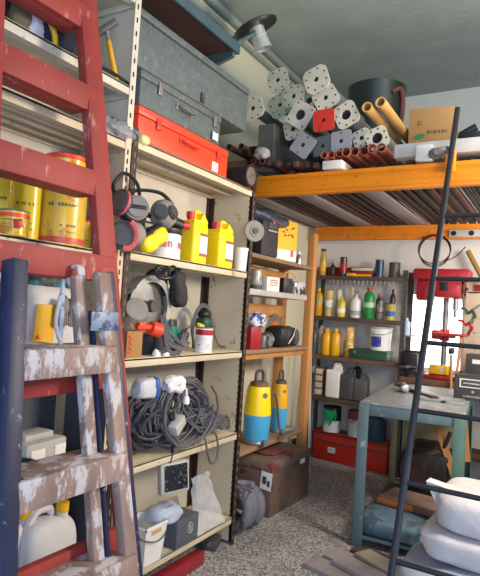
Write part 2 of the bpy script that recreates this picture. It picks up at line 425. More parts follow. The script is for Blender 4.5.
while x < .9:
    if i in (1, 6, 12):
        part('plank', B().box((x+.06, (FY+RY)/2+.12, BZ1+.014), (.15, 1.85, .026), .004), GREYWOOD, dk, 'pale grey plank'); x += .17
    else:
        w = random.choice((.03, .035, .045))
        part('bar', B().box((x+w/2, (FY+RY)/2+.07+random.uniform(-.02, .02), BZ1+w/2), (w, 1.92, w), .006), random.choice((RUST, DRUST, DRUST, DRUST)), dk); x += w+random.uniform(.008, .035)
    i += 1

# ================================================================ BOTTLE RACK at the back wall
rk = thing('steel_rack', 'dark steel rack against the back wall, stacked with bottles and tins', 'rack', (0, 0, 0))
KF, KB, kx0, kx1 = 4.93, 5.17, -2.12+.0, -1.25
KZ = (1.765, 1.375, 1.0, .605)
for z in KZ:
    b = B(); b.box(((kx0+kx1)/2+.015, (KF+KB)/2, z-.006), (kx1-kx0-.04, KB-KF, .012), .002)
    b.box(((kx0+kx1)/2+.015, KF+.004, z-.02), (kx1-kx0-.04, .012, .04), .002)
    part('shelf', b, mat('rust brown shelf sheet', rgb(84, 66, 58), .6, .2, var=.2) if z != 1.0 else OLDWOOD, rk)
for (x, y) in ((kx0+.03, KF), (kx0+.03, KB), (kx1, KF), (kx1, KB)):
    part('post', upright(B(), x, y, 1.83, 1 if x < -1.8 else -1, 1 if y < 5 else -1, w=.04), [GREYST, HOLE], rk)
hk = B()
for k in range(16):
    xx = kx0+.17+k*.041; hk.cyl((xx, KF+.01, 1.727), (xx, KF+.01, 1.70-.012*(k % 3)), .006, seg=8)
part('hook', hk, STEEL, rk)['kind'] = 'stuff'

# ================================================================ RED LADDER
def lerp(a, b, t): return Vector(a)+(Vector(b)-Vector(a))*t
rl = thing('wooden_ladder', 'tall red painted wooden ladder leaning on the steel shelving', 'ladder', (-1.25, 1.23, 0))
off = Vector((-1.25, 1.23, 0))
def rx(z): return -1.55+(2.489-z)*.1422
def ryR(z): return 1.361+(2.489-z)*.0640
def ryL(z): return .962-(2.1-z)*.05
top = 2.62
for fy, s_ in ((ryR, 1), (ryL, -1)):
    b = B(); b.bar(Vector((rx(0), fy(0), 0))-off, Vector((rx(top), fy(top), top))-off, .085, .04, up=(1, 0, .14), bev=.006)
    part('rail', b, REDLAD, rl)
for z in (2.455, 2.155, 1.85, 1.553, 1.185, .88, .635, .33):
    h = .090
    b = B(); b.box((rx(z)+.012-off.x, (ryR(z)+ryL(z))/2-off.y, z-h/2), (.028, ryR(z)-ryL(z)+.07, h), .004)
    b.box((rx(z)-.035-off.x, (ryR(z)+ryL(z))/2-off.y, z-h+.01), (.075, ryR(z)-ryL(z)-.05, .022), .003)
    part('rung', b, REDLAD, rl)

# ================================================================ BLUE LADDER
bl = thing('step_ladder', 'blue and bare wood step ladder splashed with white paint, in front of the red ladder', 'ladder', (-1.12, 1.18, 0))
off = Vector((-1.12, 1.18, 0))
def bx(z): return -1.30+(1.486-z)*.152
def byR(z): return 1.292+(1.486-z)*.080
def byL(z): return .968-(1.486-z)*.07
def pt(fy, z, dx=0, dy=0): return Vector((bx(z)+dx, fy(z)+dy, z))-off
part('rail', B().bar(pt(byR, 0), pt(byR, 1.485), .054, .035, up=(1, 0, .15), bev=.005), WORN, bl, 'worn bare wood rail')
part('rail_edge', B().bar(pt(byR, 0, -.006, .034), pt(byR, 1.49, -.006, .034), .02, .045, up=(1, 0, .15), bev=.004), NAVY, bl, 'navy blue outer edge')
def biR(z): return 1.232+(1.486-z)*.045
part('rear_leg', B().bar(pt(biR, 0.05, -.045), pt(biR, 1.47, -.045), .045, .03, up=(1, 0, .15), bev=.005), WORN, bl, 'worn rear leg')
part('leg_edge', B().bar(pt(biR, 0.05, -.035, .032), pt(biR, 1.36, -.035, .032), .012, .03, up=(1, 0, .15), bev=.003), NAVY, bl, 'navy blue stripe along the rear leg')
part('rail', B().bar(pt(byL, 0), pt(byL, 1.492), .050, .055, up=(1, 0, .15), bev=.005), NAVY, bl, 'navy blue rail')
def biL(z): return .918-(1.486-z)*.09
part('rear_leg', B().bar(pt(biL, 0.05, -.075), pt(biL, 1.475, -.055), .05, .028, up=(1, 0, .15), bev=.005), NAVY, bl, 'navy blue rear leg')
for z in (1.25, .915, .60, .28):
    yl, yr = byL(z)+.015, byR(z)+.012
    b = B(); b.box((bx(z)+.022-off.x, (yl+yr)/2-off.y, z-.04), (.025, yr-yl, .085), .006)
    b.box((bx(z)-.045-off.x, (yl+yr)/2-off.y, z-.008), (.12, yr-yl-.06, .022), .004)
    part('tread', b, WORN, bl)
part('brace_plate', B().box(pt(byR, 1.33, .022, -.025), (.006, .12, .06), .002), mat('blue grey metal plate', rgb(118, 134, 160), .5, .3, var=.2, wear=rgb(70, 80, 110), wear_amt=.4, wear_scale=30), bl)
# string round the red rung
st = B()
for dy in (0, .016, .03):
    st.tube([(.031, dy*.6, .012), (.04, dy*.6, -.02), (.036, dy*.6+.004, -.055), (.01, dy*.6, -.058), (-.012, dy*.6, -.02), (.0, dy*.6, .006)], .0055, closed=True, smooth=4)
solo('cord', st, mat('white twine', rgb(206, 200, 204), .8), 'white twine tied round a rung of the red ladder', 'cord', at(71, 270, x=rx(1.41)+.0))

# ================================================================ BLACK METAL LADDER
ml = thing('metal_ladder', 'thin dark steel ladder leaning on the orange beam', 'ladder', (-.3, 1.97, 0))
off = Vector((-.3, 1.97, 0))
LADM = mat('dark grey ladder steel', rgb(38, 38, 46), .45, .3, var=.15)
def lp(x, z): return Vector((x, 1.97+.4227*z-.03, z))-off
for x in (-.525, -.09):
    part('rail', B().bar(lp(x, 0), lp(x, 2.53), .026, .026, up=(0, 1, -.42), bev=.006), LADM, ml)
for z in (1.905, 1.592, 1.30, 1.02, .747, .48, .2):
    part('rung', B().cyl(lp(-.52, z), lp(-.09, z), .0105, seg=12), LADM, ml)

# ================================================================ TABLE
tb = thing('workbench_table', 'blue grey steel table with green legs and a low loaded shelf', 'table', (-1.06, 3.30, 0), R(5.5))
TH, TW, TL = .875, .60, 1.22
b = B(); b.box((TW/2, TL/2, TH-.006), (TW, TL, .012), .002)
part('table_top', b, mat('scuffed grey steel plate', rgb(140, 148, 150), .45, .35, var=.12, wear=rgb(176, 178, 176), wear_amt=.3), tb)
b = B()
for y in (.01, TL-.01): b.box((TW/2, y, TH-.045), (TW, .012, .068), .002)
for x in (.006, TW-.006): b.box((x, TL/2, TH-.045), (.012, TL, .068), .002)
part('apron', b, TABLEST, tb)
for i, (x, y) in enumerate(((0, 0), (TW, 0), (0, TL), (TW, TL))):
    sx = 1 if x == 0 else -1; sy = 1 if y == 0 else -1
    b = B().box((x+sx*.029, y-.003 if sy > 0 else y+.003, TH/2-.006), (.06, .006, TH-.012), .001); b.box((x-sx*.003, y+sy*.029, TH/2-.006), (.006, .06, TH-.012), .001)
    if i == 2: part('leg', upright(B(), x+.01, y, TH-.02, -1, -1, w=.04), [mat('pale yellow slotted angle', rgb(168, 160, 112), .6, var=.15), HOLE], tb, 'pale yellow slotted angle leg'); b.bm.free(); continue
    part('leg', b, TABLEST if i == 0 else TABLEGR, tb, 'blue grey angle leg' if i == 0 else None)
part('lower_shelf', B().box((TW/2, TL/2, .06), (TW-.004, TL-.004, .02), .002), TABLEST, tb)

va = B().bar(Vector(vt.location)+_d*.0, Vector((WX+.01, vt.location.y-.05, vt.location.z+.02)), .02, .02).bar(Vector(vt.location)+_d*-.03, Vector((-1.80, 2.66, 2.93)), .03, .02)
bpy.context.view_layer.update(); part('wall_arm', va.xform(vt.matrix_world.inverted()), TABLEST, vt)
# ================================================================ ITEM MAKERS
def bottle(label, loc, h, r, body, cap, name='bottle', cat='bottle', neck=.3, label_m=None, group=None, sq=False, rz=0, capr=.45, lz=(.15, .55)):
    t = thing(name, label, cat, loc, rz, group)
    hb = h*.72; sh = h*.16; nr = r*neck
    if sq: part('body', B().box((0, 0, hb/2), (2*r, 1.5*r, hb), r*.3, seg=3).lathe([(r*.7, hb*.97), (nr, hb+sh), (nr, h*.93)], seg=16), body, t)
    else: part('body', B().lathe([(0, 0), (r*.92, 0), (r, r*.12), (r, hb), (r*.8, hb+sh*.45), (nr, hb+sh), (nr, h*.93), (0, h*.93)]), body, t)
    part('cap', B().cyl((0, 0, h*.9), (0, 0, h), max(nr*1.15, r*capr*.8), seg=16), cap, t)
    if label_m:
        if sq: part('paper_label', B().box((0, -.75*r-.001, h*(lz[0]+lz[1])/2), (1.4*r, .003, h*(lz[1]-lz[0]))), label_m, t)
        else: part('paper_label', B().lathe([(r*1.012, h*lz[0]), (r*1.012, h*lz[1])], seg=24), label_m, t)
    return t
def tin(label, loc, h, r, body, lid, name='tin_can', cat='can', label_m=None, group=None, lz=(.15, .85), handle=False, rz=0):
    t = thing(name, label, cat, loc, rz, group)
    part('body', B().lathe([(0, 0), (r*.98, 0), (r, .006), (r*.98, .012), (r*.98, h-.012), (r, h-.006), (r, h)], seg=32), body, t)
    part('lid', B().lathe([(r, h-.004), (r*1.02, h), (r*.95, h+.003), (r*.9, h-.004), (0, h-.004)], seg=32), lid, t)
    if label_m: part('paper_label', B().lathe([(r*1.008, h*lz[0]), (r*1.008, h*lz[1])], seg=32), label_m, t)
    if handle: part('handle', B().tube([(r*math.cos(a)*1.03, r*.45*0-.004, h*.8-math.sin(a)*h*.35) for a in [PI*i/12 for i in range(13)]], .0025, seg=6).xform(Matrix.Translation((0, -r*.0, 0))), STEEL, t)
    return t
def jug(label, loc, w, d, h, body, cap, lab=None, rz=0, group=None, name='jerry_can', cat='canister', capx=-.28):
    """canister with shoulder, carry handle and a cap on one side"""
    t = thing(name, label, cat, loc, rz, group)
    b = B().box((0, 0, h*.37), (w, d, h*.74), min(w, d)*.16, seg=3)
    b.prism([(-w*.46, -d*.42, h*.70), (w*.46, -d*.42, h*.70), (w*.46, -d*.42, h*.8), (w*.15, -d*.42, h*.93), (-w*.02, -d*.42, h*.80), (-w*.46, -d*.42, h*.78)], (0, d*.84, 0))
    part('body', b, body, t)
    part('handle', B().tube([(-w*.06, 0, h*.78), (-w*.02, 0, h*.93), (w*.2, 0, h*.965), (w*.42, 0, h*.9), (w*.43, 0, h*.76)], min(w, d)*.11, seg=10, smooth=4), body, t)
    part('cap', B().cyl((w*capx, 0, h*.76), (w*capx, 0, h*.84), d*.17, seg=16).cyl((w*capx, 0, h*.83), (w*capx, 0, h*.93), d*.22, seg=16), cap, t)
    if lab: part('paper_label', B().box((w*.16, -d/2-.001, h*.36), (w*.5, .003, h*.32)), lab, t); part('label_edge', B().box((w*.16, -d/2-.0015, h*.54), (w*.5, .003, h*.05)), mat('brown label edge', rgb(150, 90, 70), .6), t); part('label_edge', B().box((w*.16, -d/2-.0015, h*.18), (w*.5, .003, h*.05)), mat('brown label edge', rgb(150, 90, 70), .6), t)
    return t
def lines(b, x0, x1, z0, z1, rows, y, seed=0, th=.5):
    """rows of tiny unreadable print strokes facing -Y"""
    rnd = random.Random(seed)
    for k in range(rows):
        z = z1-(k+.5)*(z1-z0)/rows; x = x0; hh = (z1-z0)/rows*th
        while x < x1-.002:
            w = rnd.uniform(.3, 1.)*hh*.9; w = min(w, x1-x)
            b.box((x+w/2, y, z), (w, .0012, hh*rnd.uniform(.7, 1))); x += w+hh*.35
    return b
def coil(c, r, turns, thick, axis='z', jit=.015, seed=1, rr=None, spread=.02, n=18, sq=1.):
    rnd = random.Random(seed); pts = []
    ph = rnd.uniform(0, 6)
    for i in range(turns*n):
        a = 2*PI*i/n+ph
        q = r*(1+.12*math.sin(i*.37+seed)+.1*math.sin(i*.11)); k = rnd.uniform(-1, 1)*jit*.25
        h = spread*math.sin(i*.23+seed)*.5+spread*(i/(turns*n)-.5)
        u, v = q*math.cos(a)+k, q*math.sin(a)*sq+k
        p = {'z': (u, v, h), 'x': (h, u, v), 'y': (u, h, v)}[axis]
        pts.append(Vector(c)+Vector(p))
    return pts
FACEX = R(90)        # turns a thing modelled facing -Y so that it faces +X (into the aisle)

# ================================================================ ON TOP OF THE TOOL BAY
# red case (front faces +X). local: x along world y after rotation of 90 deg
t = thing('tool_case', 'orange red steel case with carry handle, lying on the top shelf under the grey trunks', 'case', (XF-.15, 2.165, Z1+.001), FACEX)
w, h, d = .745, .155, .30
part('body', B().box((0, 0, h*.36), (w, d, h*.72), .008), REDMET, t)
part('lid', B().box((0, 0, h*.86), (w+.006, d+.006, h*.27), .01), REDMET, t)
for x in (-w*.32, w*.36):
    part('latch', B().box((x, -d/2-.006, h*.68), (.03, .01, .055), .003).box((x, -d/2-.012, h*.62), (.018, .008, .03), .002), mat('scuffed red latch', rgb(200, 80, 60), .4, .4, var=.15), t)
part('handle', B().tube([(-.06, -d/2, h*.52), (-.055, -d/2-.03, h*.5), (0, -d/2-.036, h*.46), (.055, -d/2-.03, h*.5), (.06, -d/2, h*.52)], .009, seg=8, smooth=4).box((-.06, -d/2-.004, h*.53), (.03, .008, .03), .002).box((.06, -d/2-.004, h*.53), (.03, .008, .03), .002), REDMET, t)
b = B().box((w*.33, -d/2-.002, h*.2), (.055, .003, .05)).mi(1); lines(b, w*.33-.02, w*.33+.02, h*.2-.018, h*.2+.018, 4, -d/2-.004, 3)
part('paper_label', b, [PAPER, GREY], t, 'white sticker')
# lower grey trunk
t = thing('tool_case', 'smaller grey metal case lying between the orange red case and the long grey trunk', 'case', (XF-.16, 2.13, Z1+.16), FACEX)
w, h, d = .66, .165, .30
part('body', B().box((0, 0, h*.38), (w, d, h*.76), .01), TRUNKG, t)
part('lid', B().box((0, 0, h*.87), (w+.008, d+.008, h*.24), .012), TRUNKG, t)
for x in (-w*.30, w*.40): part('latch', B().box((x, -d/2-.006, h*.70), (.028, .01, .06), .003).cyl((x, -d/2-.012, h*.63), (x, -d/2-.004, h*.63), .011, seg=12), STEEL, t)
part('handle', B().tube([(-.06, -d/2, h*.5), (-.05, -d/2-.03, h*.48), (0, -d/2-.036, h*.42), (.05, -d/2-.03, h*.48), (.06, -d/2, h*.5)], .008, seg=8, smooth=4).box((-.06, -d/2-.004, h*.5), (.025, .008, .028), .002).box((.06, -d/2-.004, h*.5), (.025, .008, .028), .002), STEEL, t)
part('paper_label', B().box((w*.40, -d/2-.013, h*.2), (.05, .003, .04)), PAPER, t, 'white sticker')
# long upper trunk
t = thing('trunk', 'long grey hammered metal trunk on top of the stack below the dark wall shelf', 'trunk', (XF-.165, 2.255, Z1+.327), FACEX)
w, h, d = .98, .262, .30
part('body', B().box((0, 0, h*.42), (w, d, h*.84), .012), TRUNKG, t)
part('lid', B().box((0, 0, h*.92), (w+.012, d+.012, h*.15), .012), TRUNKG, t)
part('latch', B().box((.02, -d/2-.006, .035), (.03, .01, .05), .003).box((.02, -d/2-.012, .02), (.02, .008, .03), .003), DGREY, t)
# rusty cylinder end of shelf
c = at(246, 175, x=XF-.02)
t = thing('drum', 'small dark rusty metal cylinder lying on its side at the end of the top shelf', 'drum', (XF+.02, c.y-.02, Z1+.066))
part('body', B().lathe([(0, -.21), (.058, -.21), (.062, -.2), (.062, 0), (.066, 0), (.066, .012), (.06, .014), (.055, .004), (0, .004)], seg=28).xform(Matrix.Rotation(R(90), 4, 'Y')), DRUST, t)
part('end_cap', B().cyl((.003, 0, 0), (.009, 0, 0), .053, seg=28).cyl((.004, .02, .01), (.014, .02, .01), .006).cyl((.004, -.02, -.01), (.014, -.02, -.01), .006), mat('grey brown end disc', rgb(112, 98, 92), .7, .2), t)

# ================================================================ YELLOW JUG SHELF (Z2)
xs = XF-.10
c = at(199, 262, x=xs+.02)
jug('bright yellow canister with a red cap beside the white paint tin, left of the pair', (xs-.02, c.y-.012, Z2), .135, .11, .305, YELLOW, RED, PAPER, FACEX, 'yellow canisters on the tool bay')
c = at(222, 266, x=xs+.02)
jug('bright yellow canister with a red cap, right of the pair near the end panel', (xs, c.y-.012, Z2), .155, .11, .285, YELLOW, RED, PAPER, FACEX, 'yellow canisters on the tool bay')
c = at(240, 268, x=xs+.03)
t = thing('tub', 'small bright white plastic tub at the right end of the yellow canisters', 'tub', (xs+.055, c.y-.04, Z2))
part('body', B().lathe([(0, 0), (.036, 0), (.042, .125), (0, .125)]), WHITE, t); part('lid', B().cyl((0, 0, .123), (0, 0, .14), .045), WHITE, t)
c = at(169, 258, x=xs+.02)
t = tin('white paint tin with red lettering and a black collar beside the yellow canisters', (xs-.02, c.y, Z2), .15, .088, WHITE, BLACK, 'paint_tin', 'paint tin')
for k in t.children if False else []: pass
rnd = random.Random(5)
b = B()
for i in range(16):
    if i == 7: part('lettering', b, RED, t, 'red lettering'); b = B()
    if i in (7, 8): continue
    a = R(-82+i*9.5); zc = .072
    M = Matrix.Rotation(a, 4, 'Z') @ Matrix.Translation((.0893, 0, zc))
    q = bmesh.ops.create_cube(b.bm, size=1, matrix=M @ Matrix.Diagonal((.0015, .004, .03, 1)))
    if i % 2: bmesh.ops.create_cube(b.bm, size=1, matrix=M @ Matrix.Translation((0, .005, .012*(1 if i % 4 == 1 else -1))) @ Matrix.Diagonal((.0015, .007, .005, 1)))
    if i % 3 == 0: bmesh.ops.create_cube(b.bm, size=1, matrix=M @ Matrix.Translation((0, .005, 0)) @ Matrix.Diagonal((.0015, .007, .005, 1)))
part('lettering', b, RED, t, 'red lettering')
part('rim', B().lathe([(.089, .128), (.092, .132), (.092, .155), (.084, .157)], seg=32), BLACK, t)
t = thing('angle_grinder', 'black and red power tool body lying across the white paint tin', 'power tool', (xs+.0, c.y+.05, Z2+.165))
part('body', B().tube([(-.02, -.10, .04), (0, -.04, .035), (.02, .03, .022)], [.026, .032, .03], seg=12, smooth=4), BLACK, t)
part('handle', B().tube([(.02, .03, .024), (.035, .07, .026)], .022, seg=12), RED, t)

# respirators and ear muffs on the dark post
def disc_filter(b, c, r, nrm):
    n = Vector(nrm).normalized(); c = Vector(c); b.cyl(c-n*.02, c+n*.008, r, seg=28); b.cyl(c+n*.008, c+n*.016, r*.86, r*.78, seg=28)
    return b
c = at(133, 208, x=-1.55)
t = thing('respirator', 'grey half mask respirator with round filters, hanging on the dark post above the ear muffs', 'respirator', c)
part('mask', B().blob((-.03, .035, .0), (.10, .12, .13), .9, .008, 14, 2), RUBBER, t)
b = disc_filter(B(), (.02, 0, 0), .052, (.8, -.5, .1)); part('filter', b, GREY, t)
b = B(); nrm = Vector((.8, -.5, .1)).normalized()
b.bar(Vector((.02, 0, 0))+nrm*.017+Vector((-.02, -.03, 0)), Vector((.02, 0, 0))+nrm*.017+Vector((.02, .034, 0)), .016, .012, up=nrm, bev=.003); part('filter_clip', b, BLACK, t)
part('filter', disc_filter(B(), (-.03, -.05, .015), .055, (.1, -.95, .2)), DGREY, t)
part('filter_ring', B().cyl((-.03, -.04, .015), (-.031, -.05, .017), .058, seg=28), mat('dull pink filter ring', rgb(186, 88, 88), .6), t)
part('strap', B().tube([(-.02, .06, .04), (-.05, .07, .12), (-.09, .03, .16), (-.10, -.02, .1), (-.05, -.06, .05)], .008, seg=6, smooth=5), BLACK, t)
c2 = at(126, 240, x=-1.55)
t = thing('respirator', 'grey respirator with a pink edged filter, hanging lowest on the dark post', 'respirator', c2)
part('mask', B().blob((-.02, .055, .035), (.09, .13, .1), .9, .010, 14, 5), GREY, t)
part('filter', disc_filter(B(), (-.01, -.015, .02), .06, (.75, -.6, .1)), DGREY, t)
part('filter_ring', B().tube([Vector((.012, -.02, .02))+Vector((.5*math.cos(a)*.052*.8, .052*math.cos(a)*.8, .058*math.sin(a))) for a in [R(-100+12*i) for i in range(15)]], .014, seg=8), mat('dull pink filter ring', rgb(196, 92, 92), .6), t)
part('strap', B().tube([(-.03, .05, .06), (-.06, .03, .13), (-.09, -.01, .12), (-.07, -.04, .06)], .007, seg=6, smooth=5), BLACK, t)
c3 = at(165, 214, x=-1.56)
t = thing('respirator', 'grey respirator lying on top of the ear muffs next to the white paint tin', 'respirator', c3)
part('mask', B().blob((-.01, .0, .0), (.1, .13, .12), .85, .009, 14, 8), GREY, t)
part('filter', disc_filter(B(), (.03, .01, .01), .036, (.9, .1, .35)), DGREY, t)
part('filter', disc_filter(B(), (.02, -.055, .0), .034, (.6, -.8, .1)), DGREY, t)
part('strap', B().tube([(0, .05, .05), (-.02, .0, .09), (-.03, -.08, .09), (-.04, -.17, .07), (-.05, -.2, .03)], .009, seg=6, smooth=5), BLACK, t)
c4 = at(153, 238, x=-1.56)
t = thing('ear_muffs', 'pair of yellow ear muffs hanging on the dark post under the respirators', 'ear muffs', c4)
for k, (dy, dz) in enumerate(((-.035, -.028), (.02, .01))):
    b = B().blob((.015, dy, dz), (.05, .105, .075), .75, 0, rot=(R(28), 0, 0)); part('cup', b, YELLOW, t)
    part('cushion', B().blob((-.002, dy-.014, dz+.022), (.056, .105, .045), .7, 0, rot=(R(28), 0, 0)), RUBBER, t)
part('headband', B().tube([(0, -.06, .02), (-.02, -.05, .07), (-.04, 0, .1), (-.02, .05, .085), (0, .055, .03)], .009, seg=8, smooth=5), BLACK, t)

# ================================================================ CIRCULAR SAW SHELF (Z3)
c = at(150, 306, x=-1.74)
t = thing('circular_saw', 'grey circular saw with a curved metal blade guard standing behind the tools', 'power saw', (-1.76, c.y, Z3))
gd = c.z-Z3
def arcpts(r, a0, a1, n, cx=0, cz=0, x=0): return [Vector((x, cx+r*math.cos(R(a0+(a1-a0)*i/n)), cz+r*math.sin(R(a0+(a1-a0)*i/n)))) for i in range(n+1)]
b = B(); n = 26
for x in (-.03, .035):
    o_ = arcpts(.15, -45, 150, n, 0, gd, x); i_ = arcpts(.118, -45, 150, n, 0, gd, x)
    for k in range(n): b.bm.faces.new([b.bm.verts.new(v) for v in (o_[k], o_[k+1], i_[k+1], i_[k])])
oa, ob = arcpts(.15, -45, 150, n, 0, gd, -.03), arcpts(.15, -45, 150, n, 0, gd, .035)
for k in range(n): b.bm.faces.new([b.bm.verts.new(v) for v in (oa[k], oa[k+1], ob[k+1], ob[k])])
bmesh.ops.remove_doubles(b.bm, verts=b.bm.verts, dist=1e-5)
part('blade_guard', b, mat('cast aluminium guard', rgb(176, 172, 166), .5, .3, var=.15), t)
part('blade', B().cyl((-.002, 0, gd), (.002, 0, gd), .128, seg=48), CHROME, t)
part('motor', B().cyl((-.10, 0, gd), (-.03, 0, gd), .06, seg=20).cyl((.02, 0, gd), (.05, 0, gd), .03), DGREY, t)
part('handle', B().tube([(-.02, -.02, gd+.1), (.0, .03, gd+.165), (.0, .11, gd+.14), (-.01, .14, gd+.06)], .02, seg=10, smooth=5), RUBBER, t)
part('base_plate', B().box((-.02, .02, gd-.135), (.13, .26, .008), .002), STEEL, t)
part('stand_foot', B().box((-.02, .02, (gd-.14)/2), (.08, .1, max(.02, gd-.14)), .005), DGREY, t)
c = at(178, 289, x=-1.70)
solo('cloth_bag', B().blob((0, 0, 0), (.08, .10, .19), .7, .02, 12, 4, ridge=True, rot=(R(14), 0, 0)).tube([(0, -.03, .08), (.02, -.02, .12), (0, .0, .10)], .01, smooth=4), RUBBER, 'black crumpled pouch hanging at the right of the circular saw', 'bag', c+Vector((0, 0, .0)))
b = B()
for k in range(4): b.tube(coil((0, .02*k, 0), .030+.008*k, 1, .008, 'x', .01, k, spread=.03, sq=.6), .007, closed=True)
c = at(158, 271, x=-1.66); solo('cable_coil', b, BLACK, 'black cable coiled in a loop over the circular saw guard', 'cable', c)
c = at(136, 310, x=-1.635)
t = thing('sanding_disc', 'dusty grey sanding disc on the dark post above the brown cardboard box', 'disc', c)
part('disc', B().lathe([(0, 0), (.052, 0), (.056, .008), (.052, .016), (.02, .02), (0, .02)], seg=32).xform(Euler((0, R(68), R(-25))).to_matrix().to_4x4()), GREY, t)
part('hub', B().cyl((-.02, 0, -.006), (-.09, .03, -.02), .018, seg=14), DGREY, t)
# cardboard box w/ red print
c = at(133, 357, x=-1.66)
t = thing('cardboard_box', 'small brown cardboard box with red print beside the dark post', 'box', (-1.70, c.y+.005, Z3), FACEX)
part('carton', B().box((0, 0, .06), (.105, .08, .12), .002), CARD, t)
b = B()
for k in range(7): b.box((-.036+(k % 2)*.008, -.0412, .025+k*.012), (.018, .001, .006), rot=(0, R(20), 0))
part('print', b, RED, t, 'red print')
c = at(152, 328, x=-1.66)
t = thing('spray_gun', 'orange red tool with a round cup lying on the brown cardboard box', 'tool', (-1.67, c.y, Z3+.135))
part('cup', B().cyl((0, .0, 0), (.01, .05, -.012), .033, .037, seg=20), REDMET, t)
part('barrel', B().cyl((0, 0, .003), (-.005, -.09, .0), .015, .012).box((-.005, -.06, .01), (.03, .05, .03), .006), REDMET, t)
part('neck', B().cyl((0, .05, -.012), (.0, .07, -.10), .016, .03), RUBBER, t)
# teal tool
c = at(172, 330, x=-1.72)
t = thing('power_drill', 'teal green power tool with a black chuck behind the grey cables', 'power tool', (-1.74, c.y, Z3))
part('body', B().cyl((0, 0, .05), (0, 0, .14), .046, .044, seg=20).box((0, 0, .10), (.07, .095, .06), .012), TEAL, t)
part('collar', B().cyl((0, 0, .138), (0, 0, .175), .034, .03).cyl((0, .03, .12), (0, .03, .17), .022), BLACK, t)
part('base', B().cyl((0, 0, 0), (0, 0, .05), .05, .046), BLACK, t)
b = B()
for k in range(11):
    rnd = random.Random(k)
    y0 = -.03+rnd.uniform(-.03, .05)
    b.tube([(.03, y0-.06, .14+.01*k-.03), (.05, y0-.02, .09-.008*k), (.05, y0+.06, .05-.005*k), (.03, y0+.13, .03+.008*k), (-.02, y0+.12+.01*k, .05+.008*k), (.01, y0+.02, .025), (.04, y0-.06, .02), (.05, y0-.07, .012)], .0055, seg=6, smooth=5)
c = at(170, 345, x=-1.68); solo('cable_coil', b, CABLE, 'tangle of thin grey cable in front of the teal power tool', 'cable', (-1.70, c.y, Z3+.006))
for k, (px, py) in enumerate(((157, 356), (166, 357))):
    c = at(px, py, x=-1.66)
    t = thing('power_plug', ('white power plug on the shelf edge, nearer the cardboard box', 'white power plug on the shelf edge, nearer the paint can')[k], 'plug', (-1.665, c.y, Z3), 0, 'white plugs of the tool cables')
    part('body', B().lathe([(0, 0), (.02, 0), (.021, .012), (.012, .03), (.009, .04), (0, .04)], seg=16), WHITE, t)
    part('prong', B().cyl((.006, 0, .038), (.006, 0, .058), .0024).cyl((-.006, 0, .038), (-.006, 0, .058), .0024), CHROME, t)
# paint can with tool on top
c = at(206, 352, x=-1.68)
t = tin('white paint can with a crimson band, standing alone at the right of the saw shelf', (-1.70, c.y, Z3), .135, .048, WHITE, STEEL, 'paint_can', 'paint can', mat('pale printed label', rgb(222, 214, 216), .6, wear=rgb(90, 130, 180), wear_amt=.25, wear_scale=40), None, (.1, .62))
part('band', B().lathe([(.0487, .095), (.0487, .124)], seg=32), CRIMSON, t, 'crimson band')
c = at(207, 315, x=-1.78)
t = thing('electric_sander', 'dark green and black power tool with a yellow tip behind the white paint can', 'power tool', (-1.80, c.y, Z3))
part('body', B().blob((0, 0, .15), (.09, .09, .09), .75).cyl((0, 0, .0), (0, 0, .12), .035, .04), DGREEN, t)
part('head', B().blob((0, 0, .205), (.075, .08, .05), .8), BLACK, t)
part('tip', B().cyl((.03, -.05, .135), (.04, -.11, .15), .012, .009), YELLOW, t)
b = B()
for k in range(3): b.tube([(-.02+.01*k, -.06, .0), (-.02, -.07-.01*k, .12), (-.02, -.02, .23+.008*k), (-.01, .06, .22+.006*k), (0, .11+.006*k, .1), (.03, .13, .02), (.06, .14+.01*k, .008)], .0065, seg=6, smooth=6)
solo('hose', b, CABLE, 'grey hose arching round the green and black tool behind the paint can', 'hose', (-1.80, c.y, Z3+.008))
c = at(209, 290, x=-1.9)

# ================================================================ CABLE SHELF (Z4)
c = at(182, 420, x=-1.68)
b = B()
for k in range(22):
    rr = .065+.02*(k % 6)
    b.tube(coil((-.04+.016*(k % 6), .06*math.sin(k*1.7), .175+.02*math.cos(k*2.1)), rr*1.18, 2, .01, 'x', .02, k+3, spread=.07, n=16, sq=.80), .0068, seg=6)
solo('cable_bundle', b, CABLE, 'big bundle of dark grey cable coils filling the middle shelf', 'cable', (-1.70, c.y-.02, Z4+.01))
b = B()
for k in range(12):
    b.tube(coil((-.03+.012*(k % 5), .03*math.sin(k), .12+.006*k), .07+.016*(k % 4), 2, .01, 'x', .02, k+30, spread=.08, n=16, sq=.8), .0072, seg=6)
solo('cable_bundle', b, mat('dark blue grey cable', rgb(54, 54, 66), .6), 'darker bundle of cable coils at the left of the middle shelf', 'cable', (-1.70, at(148, 430, x=-1.69).y, Z4+.008))
b = B(); rnd = random.Random(9)
for k in range(24):
    y = rnd.uniform(-.06, .1)
    b.tube([(rnd.uniform(-.03, .05), y-.09, .18+rnd.uniform(-.05, .05)), (.06, y-.02, .13+rnd.uniform(-.04, .04)), (.07, y+.06, .09+rnd.uniform(-.05, .06)), (.05, y+.17, .04+rnd.uniform(-.0, .07)), (.03, y+.22, .02+rnd.uniform(0, .05))], .0075, seg=6, smooth=5)
solo('loose_cable', b, CABLE, 'loose grey cable ends trailing from the bundle toward the end panel', 'cable', (-1.70, at(200, 425, x=-1.66).y, Z4+.012))
c = at(206, 440, x=-1.63)
solo('loose_cable', B().tube([(-.05, -.04, .03), (-.0, -.02, .02), (.02, -.01, -.06), (.02, .03, -.125), (.02, .08, -.12), (.015, .10, -.05), (.01, .07, .03), (-.02, .04, .05)], .006, smooth=6), CABLE, 'single dark cable hanging in a loop below the middle shelf', 'cable', c+Vector((0, -.0, -.0)))
c = at(146, 388, x=-1.67)
t = thing('water_bottle', 'crumpled clear plastic bottle with a blue label lying on the cables', 'bottle', c)
